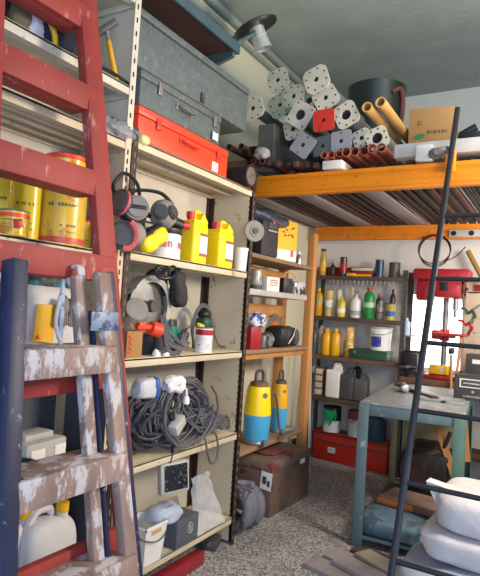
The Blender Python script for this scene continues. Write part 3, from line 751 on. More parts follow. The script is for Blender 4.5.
part('body', B().blob((0, 0, 0), (.09, .15, .10), .55, .012, 14, 3, ridge=True), mat('milky plastic bottle', rgb(196, 196, 204), .3, var=.08, bump=.4), t)
part('paper_label', B().blob((.002, .035, .0), (.096, .04, .106), .5, .004, 10, 3), BLUE, t, 'blue label')
c = at(174, 385, x=-1.66); solo('paper_bag', B().blob((0, 0, 0), (.08, .13, .085), .7, .03, 14, 6, ridge=True), mat('crumpled white paper', rgb(222, 220, 222), .8, var=.06, wear=rgb(120, 120, 130), wear_amt=.15, wear_scale=40), 'crumpled white paper on top of the cable bundle', 'paper', c)
c = at(187, 400, x=-1.61); t = thing('power_plug', 'white power plug hanging at the front of the cable bundle', 'plug', c+Vector((-.005, 0, 0)))
part('body', B().lathe([(0, -.02), (.017, -.02), (.018, 0), (.01, .02), (0, .02)], seg=14), WHITE, t)
part('cord', B().tube([(0, 0, .02), (-.01, .01, .05), (-.04, .03, .05)], .005, smooth=4), WHITE, t)
c = at(177, 425, x=-1.6); solo('adapter_block', B().box((0, 0, 0), (.05, .10, .055), .006, (R(30), 0, R(10))), LGREY, 'pale grey adapter block half buried in the cable bundle', 'adapter', c)

# ================================================================ BOTTOM SHELF (Z5)
c = at(155, 553, x=-1.66)
t = thing('bucket', 'white square plastic bucket at the left of the bottom shelf', 'bucket', (-1.70, at(156, 540, x=-1.62).y+.0, Z5), FACEX)
b = B(); W0, W1, HB = .065, .082, .19
for (sx, sy) in ((1, 0), (-1, 0), (0, 1), (0, -1)):
    if sx: b.prism([(sx*W0, -W0, 0), (sx*W0, W0, 0), (sx*W1, W1, HB), (sx*W1, -W1, HB)], (-sx*.004, 0, 0))
    else: b.prism([(-W0, sy*W0, 0), (W0, sy*W0, 0), (W1, sy*W1, HB), (-W1, sy*W1, HB)], (0, -sy*.004, 0))
b.box((0, 0, .004), (W0*2, W0*2, .006))
part('body', b, WHITE, t)
b = B()
for s_ in (1, -1): b.box((s_*W1, 0, HB-.008), (.012, W1*2+.012, .016), .003).box((0, s_*W1, HB-.008), (W1*2+.012, .012, .016), .003)
part('rim', b, WHITE, t)
part('sticker', B().box((0, -.0795, .155), (.07, .002, .02)), BUFF, t, 'small orange sticker')
part('handle', B().tube([(-.085, -.0, .17), (-.09, -.07, .14), (0, -.094, .115), (.09, -.07, .14), (.085, 0, .17)], .003, smooth=5), DGREY, t)
c = at(188, 525, x=-1.62)
t = thing('tool_box', 'dark grey box with a round emblem next to the white bucket', 'box', (-1.71, at(189, 520, x=-1.62).y+.01, Z5), FACEX)
part('body', B().box((0, 0, .07), (.19, .16, .14), .004), mat('dark grey carton', rgb(84, 88, 98), .7, var=.1), t)
b = B(); b.tube([(.02+.022*math.cos(a), -.081, .08+.027*math.sin(a)) for a in [2*PI*i/24 for i in range(24)]], .0022, closed=True, seg=6).box((.02, -.081, .08), (.012, .002, .03), .001)
part('emblem', b, LGREY, t, 'pale round emblem')
part('flap', B().box((.0, .06, .165), (.19, .005, .06), .001, (R(-25), 0, 0)), mat('brown grey carton flap', rgb(138, 134, 130), .8), t)
c = at(170, 497, x=-1.67); solo('plastic_bag', B().blob((0, 0, 0), (.14, .20, .085), .7, .03, 12, 8, ridge=True), mat('thin white plastic bag', rgb(196, 206, 226), .35, var=.08, bump=.4, alpha=.85), 'thin bluish white plastic bag draped over the dark grey box', 'bag', (-1.70, c.y+.0, Z5+.178))
c = at(176, 478, x=-1.62)
t = thing('floodlight', 'square black faced floodlight with a pale frame hanging under the middle shelf', 'floodlight', c)
M = Euler((R(3), R(-4), R(-22))).to_matrix().to_4x4()
part('housing', B().box((-.025, 0, 0), (.045, .165, .155), .012).xform(M), LGREY, t)
part('glass', B().box((.001, .002, .004), (.006, .13, .125), .004).xform(M), mat('black glass', rgb(34, 36, 44), .15, var=.2, wear=rgb(150, 152, 160), wear_amt=.18, wear_scale=60), t)
part('bracket', B().tube([(-.03, -.02, .07), (-.03, -.01, .11), (-.03, 0, .17)], .008, smooth=4), BLACK, t)
c = at(212, 500, x=-1.62)
b = B(); rows = []
for i in range(13):
    row = []
    for j in range(17):
        u, v = i/12, j/16
        z = .30*(1-v)+.006; y = -.10+(.17+.11*v)*u+.02*v
        x = -.03+.055*v*v+.02*noise.noise(Vector((u*5, v*5, 3)))+.012*noise.noise(Vector((u*14, v*11, 9)))
        row.append(b.bm.verts.new((x, y, z)))
    rows.append(row)
for i in range(12):
    for j in range(16): b.bm.faces.new((rows[i][j], rows[i+1][j], rows[i+1][j+1], rows[i][j+1]))
o = solo('plastic_sheet', b, FILM, 'crinkled clear plastic sheet standing at the right end of the bottom shelf', 'plastic sheet', (-1.655, c.y-.02, Z5+.003))
c = at(136, 492, x=-1.75); solo('wrapped_parcel', B().blob((0, 0, 0), (.1, .14, .09), .6, .012, 12, 3, ridge=True), mat('magenta patterned wrap', rgb(150, 54, 96), .5, var=.2, wear=rgb(40, 36, 56), wear_amt=.4, wear_scale=25), 'magenta patterned parcel behind the white bucket', 'parcel', (-1.86, c.y, Z5+.045))
# under the bottom shelf
t0 = at(155, 575, x=-1.58); t1 = at(208, 545, x=-1.60)
solo('steel_beam', B().box((0, 0, .035), (.07, .62, .06), .006).box((.02, 0, .07), (.03, .62, .012), .002), mat('dark red beam paint', rgb(142, 32, 40), .5, var=.15, wear=rgb(90, 30, 30), wear_amt=.2), 'dark red steel beam on the floor under the bottom shelf', 'beam', (-1.66, (t0.y+t1.y)/2-.06, .0))
c = at(219, 548, z=0.02); solo('metal_scrap', B().box((0, 0, .03), (.09, .12, .06), .01, (0, 0, .3)).cyl((.02, -.06, .05), (.05, -.1, .06), .012).mi(0), DGREY, 'dark scrap block on the floor at the foot of the end post', 'scrap', (-1.72, 2.74, 0))

# ================================================================ LADDER-SIDE BAY
# top tier clutter (z 2.33)
ZT = 2.326
def on(px, x): return at(px, 50, x=x)
c = at(10, 20, x=-1.72); solo('cloth_bundle', B().blob((0, 0, .09), (.14, .16, .18), .7, .03, 9, 2, ridge=True, flat=-.09), mat('near black cloth', rgb(34, 36, 52), .9, var=.25), 'dark blue black bundle at the far left of the white top shelf', 'bundle', (-1.76, c.y-.06, ZT))
c = at(20, 22, x=-1.70); solo('cloth_bundle', B().blob((0, 0, .11), (.1, .1, .22), .7, .02, 10, 7, ridge=True, flat=-.11), mat('khaki cloth', rgb(110, 104, 82), .9, var=.2), 'khaki cloth bundle on the white top shelf behind the red ladder', 'bundle', (-1.72, c.y, ZT))
c = at(37, 28, x=-1.68); solo('plastic_bag', B().blob((0, 0, .08), (.1, .1, .15), .7, .028, 13, 4, ridge=True, flat=-.08), mat('white glossy bag', rgb(214, 214, 228), .35, var=.08, wear=rgb(60, 60, 80), wear_amt=.2), 'knotted white plastic bag on the white top shelf', 'bag', (-1.71, c.y, ZT))
c = at(52, 34, x=-1.68)
t = thing('tool_bag', 'black bag with a curved yellow handle on the white top shelf', 'bag', (-1.72, c.y+.02, ZT))
part('body', B().blob((0, 0, .07), (.15, .2, .14), .6, .02, 9, 3, ridge=True, flat=-.07), mat('near black cloth', rgb(34, 36, 52)), t)
part('handle', B().tube([at(49, 24, x=-1.655)-Vector(t.location), at(53, 30, x=-1.65)-Vector(t.location), at(55, 38, x=-1.65)-Vector(t.location), at(55, 46, x=-1.655)-Vector(t.location)], .011, seg=10, smooth=5), DYELLOW, t, 'yellow handle')
c = at(68, 45, x=-1.70); solo('cloth_bundle', B().blob((0, 0, .05), (.13, .12, .11), .7, .025, 12, 9, ridge=True, flat=-.05), mat('grey black cloth', rgb(54, 58, 64), .9, var=.3), 'grey black rag heap beside the yellow handled bag', 'rag', (-1.72, c.y+.02, ZT))
c = at(110, 45, x=-1.66)
t = thing('hammer', 'hammer with a yellow handle leaning in the corner of the white top shelf', 'hammer', (-1.68, at(120, 76, x=-1.66).y-.015, ZT))
hd = at(106, 28, x=-1.70)-Vector(t.location); hb = Vector((0, .012, .012))
part('handle', B().tube([hb, hb.lerp(hd, .4), hb.lerp(hd, .75)], [.014, .012, .011], seg=10), DYELLOW, t)
part('shaft', B().tube([hb.lerp(hd, .7), hd], .009, seg=10), CHROME, t)
part('head', B().bar(hd+Vector((-.03, -.022, -.03)), hd+Vector((.04, .02, .03)), .028, .028, bev=.005).bar(hd+Vector((-.02, -.02, -.02)), hd+Vector((-.03, -.03, -.075)), .02, .012), STEEL, t)
c = at(112, 83, x=-1.66); solo('cable_coil', B().tube([(0, -.13, .006), (.01, -.05, .016), (.0, .05, .02), (0, .12, .006), (-.05, .1, .006), (-.08, -.02, .01), (-.04, -.1, .006)], .008, closed=True, smooth=5), BLACK, 'black cord loop lying on the white top shelf beside the hammer', 'cord', (-1.67, c.y, ZT+.004))
# clear bag with yellow cap on z 2.09 board
c = at(120, 127, x=-1.68)
t = thing('plastic_bag', 'clear plastic bag with a pale yellow lid sticking out, on the shelf below the hammer', 'bag', (-1.70, c.y+.01, 2.09))
part('film', B().blob((0, -.02, .035), (.13, .25, .085), .6, .05, 16, 5, ridge=True, flat=-.035, seg=40, rings=24), mat('cloudy bag film', rgb(158, 158, 164), .25, var=.3, scale=22, bump=.9, alpha=.7), t)
part('lid', B().blob((.055, .105, .03), (.05, .06, .045), .8), mat('pale yellow lid', rgb(232, 222, 140), .4), t)
# yellow cans (z 1.60)
ZC = 1.60
YC = mat('yellow printed tin', rgb(230, 186, 20), .35, var=.08, scale=6, wear=rgb(206, 140, 20), wear_amt=.3, wear_scale=12, coat=.3)
YC2 = mat('greenish yellow printed tin', rgb(214, 186, 30), .35, var=.08, scale=6, coat=.3)
def ycan(label, px, wpx, hpx_top, x, body, lid, z=ZC, py=200):
    c = at(px, py, x=x); r = wpx*pm(c)/2; h = at(px, hpx_top, x=x).z-z
    t = tin(label, (x, c.y, z), h, r, body, lid, 'yellow_can', 'can')
    b = B(); rnd = random.Random(int(px))
    for zz, hh in ((.62, .05), (.3, .035), (.2, .02)):
        for i in range(9):
            if rnd.random() < .2: continue
            M = Matrix.Rotation(R(-75+i*8), 4, 'Z') @ Matrix.Translation((r+.0008, 0, h*zz))
            bmesh.ops.create_cube(b.bm, size=1, matrix=M @ Matrix.Diagonal((.001, r*.09, h*hh*rnd.uniform(.6, 1.1), 1)))
    part('print', b, mat('dark green print', rgb(84, 96, 24), .5), t, 'small dark print')
    return t
ycan('yellow can at the far left of the can shelf, cut off by the frame', 0, 26, 176, -1.76, YC2, STEEL)
ycan('tall greenish yellow can between the left can and the biggest can', 27, 30, 183, -1.80, YC2, STEEL)
c = at(64, 205, x=-1.74); rb = 45*pm(c)/2
t = ycan('biggest yellow can, wrapped in clear film, carrying another can', 64, 45, 184, -1.74, YC, YC)
bigh = at(64, 184, x=-1.74).z-ZC
part('film_wrap', B().lathe([(rb*1.02, .004), (rb*1.03, bigh*.5), (rb*1.025, bigh*.98)], seg=40), mat('shiny cling film', (.9, .8, .5), .1, var=.1, alpha=.10, bump=.8, scale=8), t)
part('base_band', B().lathe([(rb*1.012, .006), (rb*1.012, .03)], seg=40), RED, t, 'red band at the base')
t = ycan('yellow can with a red rim standing on top of the biggest can', 64, 40, 157, -1.74, YC, CRIMSON, ZC+bigh)
part('rim_band', B().lathe([(20.4*pm(c), at(64, 157, x=-1.74).z-ZC-bigh-.018), (20.4*pm(c), at(64, 157, x=-1.74).z-ZC-bigh)], seg=40), REDMET, t, 'red rim')
t = ycan('small squat yellow can with a red stripe in front of the tall can', 15, 30, 212, -1.68, YC, STEEL)
c = at(15, 222, x=-1.68); rs = 15*pm(c)
part('stripe', B().lathe([(rs*1.01, .064), (rs*1.01, .078)], seg=32), REDMET, t, 'red stripe')
part('badge', B().bar(Vector((rs*.86, -rs*.60, .04)), Vector((rs*1.0, -rs*.0, .046)), .004, .03, bev=.001), CRIMSON, t, 'dark red badge')
t = ycan('small yellow can at the right of the biggest can next to the ladder rail', 88, 11, 222, -1.70, YC, RED)
# below cans: cement bag with yellow panel, gloves
c = at(52, 320, x=-1.66)
t = thing('cement_bag', 'white sack with a yellow printed panel seen through the ladder rungs', 'sack', (-1.76, c.y, 1.13))
part('sack', B().blob((0, 0, .15), (.20, .34, .32), .45, .014, 7, 3, flat=-.15), SACKW, t)
def pan(px, py): return at(px, py, x=-1.652)-Vector(t.location)
b = B().prism([pan(37, 304), pan(57, 305), pan(52, 343), pan(32, 341)], (.004, 0, 0))
part('printed_panel', b, DYELLOW, t, 'yellow printed panel')
part('warning_mark', B().prism([pan(34, 339)+Vector((.005, 0, 0)), pan(39, 339)+Vector((.005, 0, 0)), pan(37, 334)+Vector((.005, 0, 0))], (.002, 0, 0)), REDMET, t, 'small orange triangle')
c = at(72, 316, x=-1.6)
b = B()
t = thing('work_gloves', 'pair of grey work gloves hanging in front of the white sack', 'gloves', (-1.625, c.y, c.z))
for k, dy in enumerate((-.022, .022)):
    g = B().blob((0, dy, .035), (.03, .04, .07), .7, .004, 20, k)
    for i in range(4): g.tube([(0, dy-.015+.01*i, .01), (.004, dy-.017+.011*i, -.025), (.002, dy-.015+.01*i, -.045+.006*abs(i-1.5))], .0055, seg=6, smooth=3)
    g.tube([(0, dy+.018, .04), (.006, dy+.03, .02), (.006, dy+.03, 0)], .006, seg=6, smooth=3)
    part('glove', g, GREY, t)
part('hook', B().cyl((0, 0, .06), (-.02, 0, .075), .003), STEEL, t)
c = at(61, 312, x=-1.345)
a0 = at(63, 286, x=-1.36); a1 = at(57, 330, x=-1.33); a2 = at(60, 338, x=-1.33); a3 = at(56, 318, x=-1.34); a4 = at(64, 300, x=-1.36)
b = B().tube([a0+Vector((0, 0, .02)), a0, a3, a1, a2, a4], .006, seg=6, smooth=5).bar(a0+Vector((.0, 0, .0)), at(60, 348, x=-1.33), .012, .02, bev=.003)
solo('strap', b, mat('faded white webbing', rgb(178, 178, 190), .8, wear=rgb(110, 112, 140), wear_amt=.3, wear_scale=40), 'faded white strap hanging from the red ladder rung between the blue ladder rails', 'strap')
c = at(40, 293, x=-1.78)
solo('folded_tarp', B().blob((0, 0, .02), (.18, .2, .05), .5, .01, 12, 5, ridge=True, flat=-.02), mat('teal tarp', rgb(40, 128, 142), .6, var=.3, wear=rgb(60, 56, 50), wear_amt=.45, wear_scale=12), 'teal folded tarp on top of the white sack', 'tarp', (-1.78, c.y, 1.13+.302))
# charger
c = at(45, 440, x=-1.68)
t = thing('battery_charger', 'pale grey battery charger with a black lead on the middle shelf behind the ladder', 'charger', (-1.745, c.y-.0, .70), R(96))
part('case', B().box((0, 0, .075), (.21, .15, .15), .012).box((0, .01, .158), (.15, .09, .03), .012), LGREY, t)
part('front_panel', B().box((.065, -.077, .085), (.06, .006, .08), .003), WHITE, t); part('front_panel', B().box((-.05, -.077, .085), (.07, .006, .08), .003), WHITE, t)
part('knob', B().cyl((.065, -.08, .06), (.065, -.092, .06), .011).cyl((-.04, -.08, .04), (-.04, -.09, .04), .007), DGREY, t)
part('lead', B().tube([(-.13, -.02, .09), (-.10, -.09, .10), (-.02, -.105, .05), (.0, -.10, .012), (.1, -.09, .008), (.16, -.06, .008), (.13, 0, .008)], .008, smooth=5), BLACK, t)
solo('cable_coil', B().tube(coil((0, 0, .012), .10, 4, .01, 'z', .02, 5, spread=.02), .009), BLACK, 'black cable heap under the right side of the battery charger', 'cable', (-1.74, c.y+.19, .708))
# jerry can bottom
c = at(55, 525, x=-1.68)
def round_can(label, y, x, w, top):
    t = thing('jerry_can', label, 'canister', (x, y, Z5)); h = top-Z5
    part('body', B().blob((0, 0, h*.44), (.16, w, h*.88), .5, .004, 6, 2), SACKW, t)
    part('neck', B().cyl((.03, w*.22, h*.8), (.03, w*.22, h*.93), .026, .022), SACKW, t)
    part('cap', B().cyl((.03, w*.22, h*.91), (.03, w*.22, h*1.0), .026, seg=20), DYELLOW, t)
    part('handle', B().tube([(.0, w*.14, h*.84), (.0, w*.05, h*.95), (0, -w*.2, h*.95), (0, -w*.36, h*.78)], .018, smooth=5), SACKW, t)
round_can('white plastic jerry can with a yellow cap on the bottom shelf behind the ladder', at(52, 525, x=-1.72).y, -1.76, .26, at(62, 502, x=-1.73).z)
round_can('second white jerry can with a yellow cap, cut off by the blue ladder rail', at(14, 525, x=-1.78).y, -1.82, .24, at(20, 510, x=-1.79).z)
t = thing('tool_case', 'dark plastic case with a pale top lying in front of the white jerry cans', 'case', (-1.575, 1.33, .30), R(92))
part('body', B().box((0, 0, .05), (.36, .11, .14), .02, (0, R(6), 0)), mat('dark blue grey plastic', rgb(54, 60, 74), .5), t)
part('lid', B().box((0, .0, .105), (.3, .075, .02), .01), mat('mid grey lid', rgb(120, 124, 132), .5), t)
solo('wood_block', B().box((0, 0, .149), (.1, .5, .298), .005), OLDWOOD, 'brown timber block on the floor under the dark plastic case', 'timber', (-1.575, 1.33, 0))
# ================================================================ WOODEN UNIT CONTENTS
WXM = -1.82
c = at(256, 252, x=WXM)
t = thing('jerry_can', 'red plastic canister at the left of the top wooden shelf behind the black case', 'canister', (-1.92, at(255.5, 252, x=-1.92).y, 1.765), FACEX)
hh = at(256, 206, x=WXM-.02).z-1.765
part('body', B().box((0, 0, hh*.4), (.14, .12, hh*.8), .02), RED, t)
part('handle', B().tube([(-.05, 0, hh*.78), (-.045, 0, hh*.96), (.03, 0, hh*.97), (.06, 0, hh*.78)], .016, smooth=4), RED, t)
part('cap', B().cyl((-.055, -.02, hh*.8), (-.055, -.02, hh*.92), .022), BLACK, t)
c = at(271, 256, x=-1.79)
t = thing('radio', 'black radio case with speckled front between the red canister and the yellow carton', 'radio', (-1.83, c.y-.04, 1.765), R(82))
hh = at(271, 214, x=-1.79).z-1.765
part('case', B().box((0, 0, hh/2), (.20, .11, hh*.97), .015), mat('black speckled plastic', rgb(46, 44, 48), .6, var=.2, wear=rgb(120, 116, 116), wear_amt=.13, wear_scale=60), t)
part('panel', B().box((.02, -.057, hh*.75), (.1, .006, hh*.2), .002), DGREY, t)
part('knob', B().cyl((.01, -.055, hh*.8), (.01, -.07, hh*.8), .013), mat('dull pink filter ring', (1, 0, 0)), t)
part('handle', B().box((0.01, -.062, hh*.6), (.11, .008, .012), .003), LGREY, t)
c = at(288, 260, x=-1.77)
t = thing('carton', 'yellow printed carton standing on the top wooden shelf beside the black radio', 'carton', (-1.82, c.y-.02, 1.765), R(70))
hh = at(288, 221, x=-1.77).z-1.765
part('box', B().box((0, 0, hh/2), (.205, .11, hh), .004), mat('yellow carton', rgb(240, 186, 24), .55, var=.05), t)
part('white_base', B().box((0, -.0005, hh*.14), (.207, .111, hh*.28), .003), PAPER, t, 'white lower band')
b = B(); rnd = random.Random(4)
for k in range(9): b.box((rnd.uniform(-.045, .07), -.0565, hh*rnd.uniform(.6, .88)), (rnd.uniform(.012, .03), .002, .012), rot=(0, rnd.uniform(-.6, .6), 0))
part('print', b, mat('brown print', rgb(150, 76, 30), .6), t, 'brown print')
part('red_mark', B().box((.055, -.057, hh*.2), (.025, .002, .05), .0), RED, t)
c = at(281, 210, x=-1.88)
solo('plastic_bag', B().blob((0, 0, 0), (.28, .62, .12), .7, .045, 7, 3, ridge=True), mat('blue black plastic film', rgb(60, 66, 84), .3, var=.3, bump=.5, wear=rgb(120, 130, 160), wear_amt=.2, wear_scale=14), 'dark blue black plastic bag heaped above the radio and the yellow carton', 'bag', (-1.90, 3.42, 2.045))
c = at(301, 260, x=-1.79)
t = thing('spray_bottle', 'small silver bottle at the right end of the top wooden shelf', 'bottle', (-1.80, c.y-.02, 1.765))
part('body', B().lathe([(0, 0), (.022, 0), (.024, .05), (.015, .08), (0, .08)]), CHROME, t); part('cap', B().cyl((0, 0, .078), (0, 0, .11), .01), WHITE, t)
solo('white_wire', B().tube([(.0, -.12, .10), (.03, -.02, .16), (.03, .05, .05), (.04, .10, .12), (.03, .13, .02), (.02, .06, .008), (-.04, .02, .01)], .012, smooth=6), LGREY, 'thick pale cable looped behind the yellow carton', 'cable', (-1.90, 3.93, 1.767))
c = at(254.5, 231, x=-1.60)
t = thing('abrasive_disc', 'round grey plastic disc hanging on the end post of the tool bay', 'disc', c)
M = Euler((0, R(90), 0)).to_matrix().to_4x4() ; M = Euler((0, 0, R(-35))).to_matrix().to_4x4() @ M
part('disc', B().lathe([(0, -.012), (.060, -.012), (.065, -.004), (.062, .004), (.034, .006), (.032, .012), (0, .012)], seg=36).xform(M), GREY, t)
part('hub', B().lathe([(0, .01), (.02, .01), (.018, .02), (.006, .022), (0, .018)], seg=24).xform(M), DGREY, t)
part('hook', B().cyl((-.0, 0, 0), (-.04, .02, .0), .006), STEEL, t)
# second shelf
c = at(256, 291, x=-1.79)
t = thing('glass_lantern', 'ribbed clear glass lantern at the left of the pale grey wooden unit shelf', 'lantern', (-1.80, at(257, 285, x=-1.79).y, 1.53)); 
hh = at(256, 268, x=-1.79).z-1.53
part('base', B().cyl((0, 0, 0), (0, 0, .03), .042), DGREY, t)
part('globe', B().lathe([(.036, .03), (.042, .05), (.034, .075), (.042, .1), (.034, .125), (.038, hh*.95), (0, hh)], seg=24), mat('smoky ribbed glass', rgb(150, 150, 140), .15, var=.1, spec=.8), t)
c = at(272, 291, x=-1.79)
t = thing('carton', 'small white carton with red print on the pale grey shelf', 'carton', (-1.80, at(272, 290, x=-1.77).y, 1.53), R(75))
part('box', B().box((0, 0, .05), (.13, .09, .1), .002), PAPER, t)
b = B(); lines(b, -.035, .05, .035, .085, 3, -.046, 6); part('print', b, RED, t, 'red print')
t = thing('carton', 'glossy black carton in the middle of the pale grey shelf', 'carton', (-1.80, at(287, 290, x=-1.77).y, 1.53), R(75))
part('box', B().box((0, 0, .055), (.10, .09, .11), .003), BLACK, t)
part('strap', B().tube([(-.03, -.02, .108), (-.02, -.03, .15), (.05, -.03, .155), (.10, -.03, .12)], .006, smooth=5), BUFF, t)
t = thing('carton', 'silver and black printed carton at the right of the pale grey shelf', 'carton', (-1.80, at(299, 292, x=-1.77).y, 1.53), R(75))
part('box', B().box((0, 0, .05), (.13, .09, .10), .003), mat('silver print carton', rgb(190, 188, 192), .4, .2, var=.1, wear=rgb(34, 32, 34), wear_amt=.5, wear_scale=18), t)
# third shelf
c = at(251, 348, x=-1.78)
t = thing('carton', 'plain red carton at the left of the third wooden shelf', 'carton', (-1.80, at(251.5, 340, x=-1.79).y, 1.13), R(80))
part('box', B().box((0, 0, .075), (.11, .1, .15), .003), CRIMSON, t)
t = thing('gear_motor', 'bare metal motor with bolts between the red carton and the black machine', 'motor', (-1.80, at(264, 345, x=-1.78).y, 1.13))
part('housing', B().box((0, 0, .05), (.1, .12, .1), .02).cyl((.05, 0, .05), (.07, 0, .05), .035), STEEL, t)
part('flange', B().cyl((.0, .06, .06), (.0, .085, .06), .055), CHROME, t)
b = B()
for k in range(6): b.cyl((.05, -.05+.02*k, .1-.006*k), (.065, -.05+.02*k, .1-.006*k), .006, seg=8)
part('bolt', b, CHROME, t)
t = thing('machine_head', 'black faceted machine housing with a metal seam on the third wooden shelf', 'machine', (-1.82, at(286, 340, x=-1.78).y, 1.13))
part('housing', B().box((0, -.02, .08), (.17, .27, .155), .05, seg=2), BLACK, t)
part('end_cover', B().box((.01, .13, .075), (.15, .10, .14), .045), DGREY, t)
part('seam', B().tube([(.088, -.06, .03), (.092, .0, .08), (.088, .05, .14)], .006).tube([(.09, .0, .08), (.075, .1, .10)], .005), CHROME, t)
t = thing('saw_blade', 'toothed circular saw blade with an orange centre behind the black machine', 'saw blade', (-1.96, at(273, 326, x=-1.96).y+.02, 1.13+.125))
b = B(); n = 28; pts = []
for i in range(n*2): a = 2*PI*i/(n*2); r_ = .105 if i % 2 else .120; pts.append((0, r_*math.cos(a), r_*math.sin(a)))
b.prism(pts, (.004, 0, 0)); part('blade', b, STEEL, t)
part('centre', B().cyl((.004, 0, 0), (.008, 0, 0), .062, seg=28), mat('orange print', rgb(226, 96, 30), .5), t, 'orange centre')
solo('rag', B().blob((0, 0, 0), (.11, .15, .10), .7, .03, 16, 5, ridge=True), mat('blue white cloth', rgb(216, 218, 226), .8, var=.05, wear=rgb(50, 70, 130), wear_amt=.45, wear_scale=22), 'crumpled blue and white cloth on top of the red carton', 'rag', (-1.80, at(257, 322, x=-1.79).y, 1.13+.195))
# pumps
def pump(label, px, top, bot, wpx, x, loose):
    c = at(px, (top+bot)/2, x=x); s_ = pm(c); r = wpx*s_/2; z0 = .475; h = at(px, top, x=x).z-z0
    t = thing('submersible_pump', label, 'pump', (x, c.y, z0), 0, 'yellow and blue pumps')
    part('foot', B().lathe([(0, 0), (r*.9, 0), (r*.95, h*.03), (r*.85, h*.06), (0, h*.06)]).cyl((r*.6, -.02, h*.05), (r*1.15, -.05, h*.05), r*.22), STEEL, t)
    part('lower_body', B().lathe([(r*.86, h*.05), (r*.94, h*.07), (r, h*.41), (0, h*.41)], seg=28), SKY, t)
    part('upper_body', B().lathe([(r*1.0, h*.405), (r*1.0, h*.44), (r*.86, h*.74), (r*.78, h*.79), (0, h*.79)], seg=28), YELLOW if loose else DYELLOW, t)
    part('top_cap', B().lathe([(r*.7, h*.785), (r*.66, h*.84), (r*.4, h*.86), (0, h*.86)], seg=24), OLDWOOD if loose else DGREY, t)
    part('handle', B().tube([(0, -r*.55, h*.8), (0, -r*.5, h*.97), (0, 0, h*1.0), (0, r*.5, h*.97), (0, r*.55, h*.8)], r*.12, smooth=4), DGREY, t)
    a = -.5; part('badge', B().cyl((r*.88*math.cos(a), r*.88*math.sin(a), h*.68), (r*.93*math.cos(a), r*.93*math.sin(a), h*.68), r*.2), STEEL, t)
    return t
pump('larger yellow and blue submersible pump, at the left of the bottom wooden shelf', 258, 371, 438, 27, -1.80, True)
pump('smaller yellow and blue submersible pump behind the larger one', 280, 371, 428, 16, -1.84, False)
solo('power_lead', B().tube([(-.02, -.13, .30), (.02, -.06, .32), (.03, .0, .12), (.04, .03, .03), (.03, .12, .01), (-.02, .16, .02), (.03, .2, .012), (.05, .05, .008), (.06, -.04, .008)], .009, smooth=6), CABLE, 'grey power lead lying at the foot of the two pumps', 'cable', (-1.79, 3.62, .477))
solo('rag', B().blob((0, 0, .015), (.14, .24, .035), .7, .014, 16, 6, ridge=True, flat=-.015), GREY, 'dusty grey rag on the bottom wooden shelf beside the smaller pump', 'rag', (-1.83, 3.86, .478))
# chest on the floor
t = thing('chest', 'brown metal chest with peeling stickers on the floor under the wooden shelf', 'chest', (-1.845, 3.655, 0), R(-2))
w, d, h = .40, .60, .365
CH = mat('brown chest paint', rgb(104, 84, 74), .65, .1, var=.12, scale=5, wear=rgb(74, 56, 48), wear_amt=.25)
part('body', B().box((0, 0, h*.42), (w, d, h*.84), .006), CH, t)
part('lid', B().box((0, 0, h*.92), (w+.008, d+.008, h*.16), .008), mat('brown chest lid', rgb(122, 104, 94), .65, .1, var=.12, wear=rgb(120, 56, 46), wear_amt=.35, wear_scale=7), t)
b = B().box((w*.40, -d/2-.001, h*.66), (.085, .003, .12), 0, (0, .08, 0)); part('sticker', b, PAPER, t, 'white sticker on the end')
b = B().box((w*.40-.012, -d/2-.003, h*.67), (.03, .002, .05)).box((w*.4+.02, -d/2-.003, h*.62), (.02, .002, .04)); part('sticker_print', b, DGREY, t)
part('sticker', B().box((w/2+.001, d*.28, h*.84), (.003, .07, .06)), PAPER, t, 'white sticker on the long side')
part('latch', B().box((w/2+.005, .04, h*.80), (.008, .06, .05), .002), DGREY, t)
solo('rag', B().blob((0, 0, .008), (.2, .26, .02), .7, .008, 16, 9, ridge=True, flat=-.008), mat('maroon cloth', rgb(120, 66, 58), .9, var=.25), 'thin maroon cloth on the lid of the brown chest', 'rag', (-1.82, 3.62, .369))
# grey hose roll
b = B()
for k in range(4):
    cx = .012*(k % 2); M = Matrix.Translation((cx, .045*k, .155-.01*(k == 3)))
    pts = [M @ Vector(((.115-.008*(k % 3))*math.cos(a), .006*math.sin(3*a), (.115)*math.sin(a))) for a in [2*PI*i/28 for i in range(28)]]
    b.tube(pts, .036, seg=10, closed=True)
b.tube([(.07, .0, .26), (.06, -.02, .29), (.0, -.0, .30), (.09, .10, .29)], .025, smooth=4)
solo('hose_roll', b, mat('dusty grey hose', rgb(112, 112, 122), .75, var=.2, wear=rgb(64, 64, 74), wear_amt=.4, wear_scale=9, bump=.3), 'dusty grey rolled hose standing on the floor between the tool bay and the chest', 'hose', (-1.735, 2.98, .003))

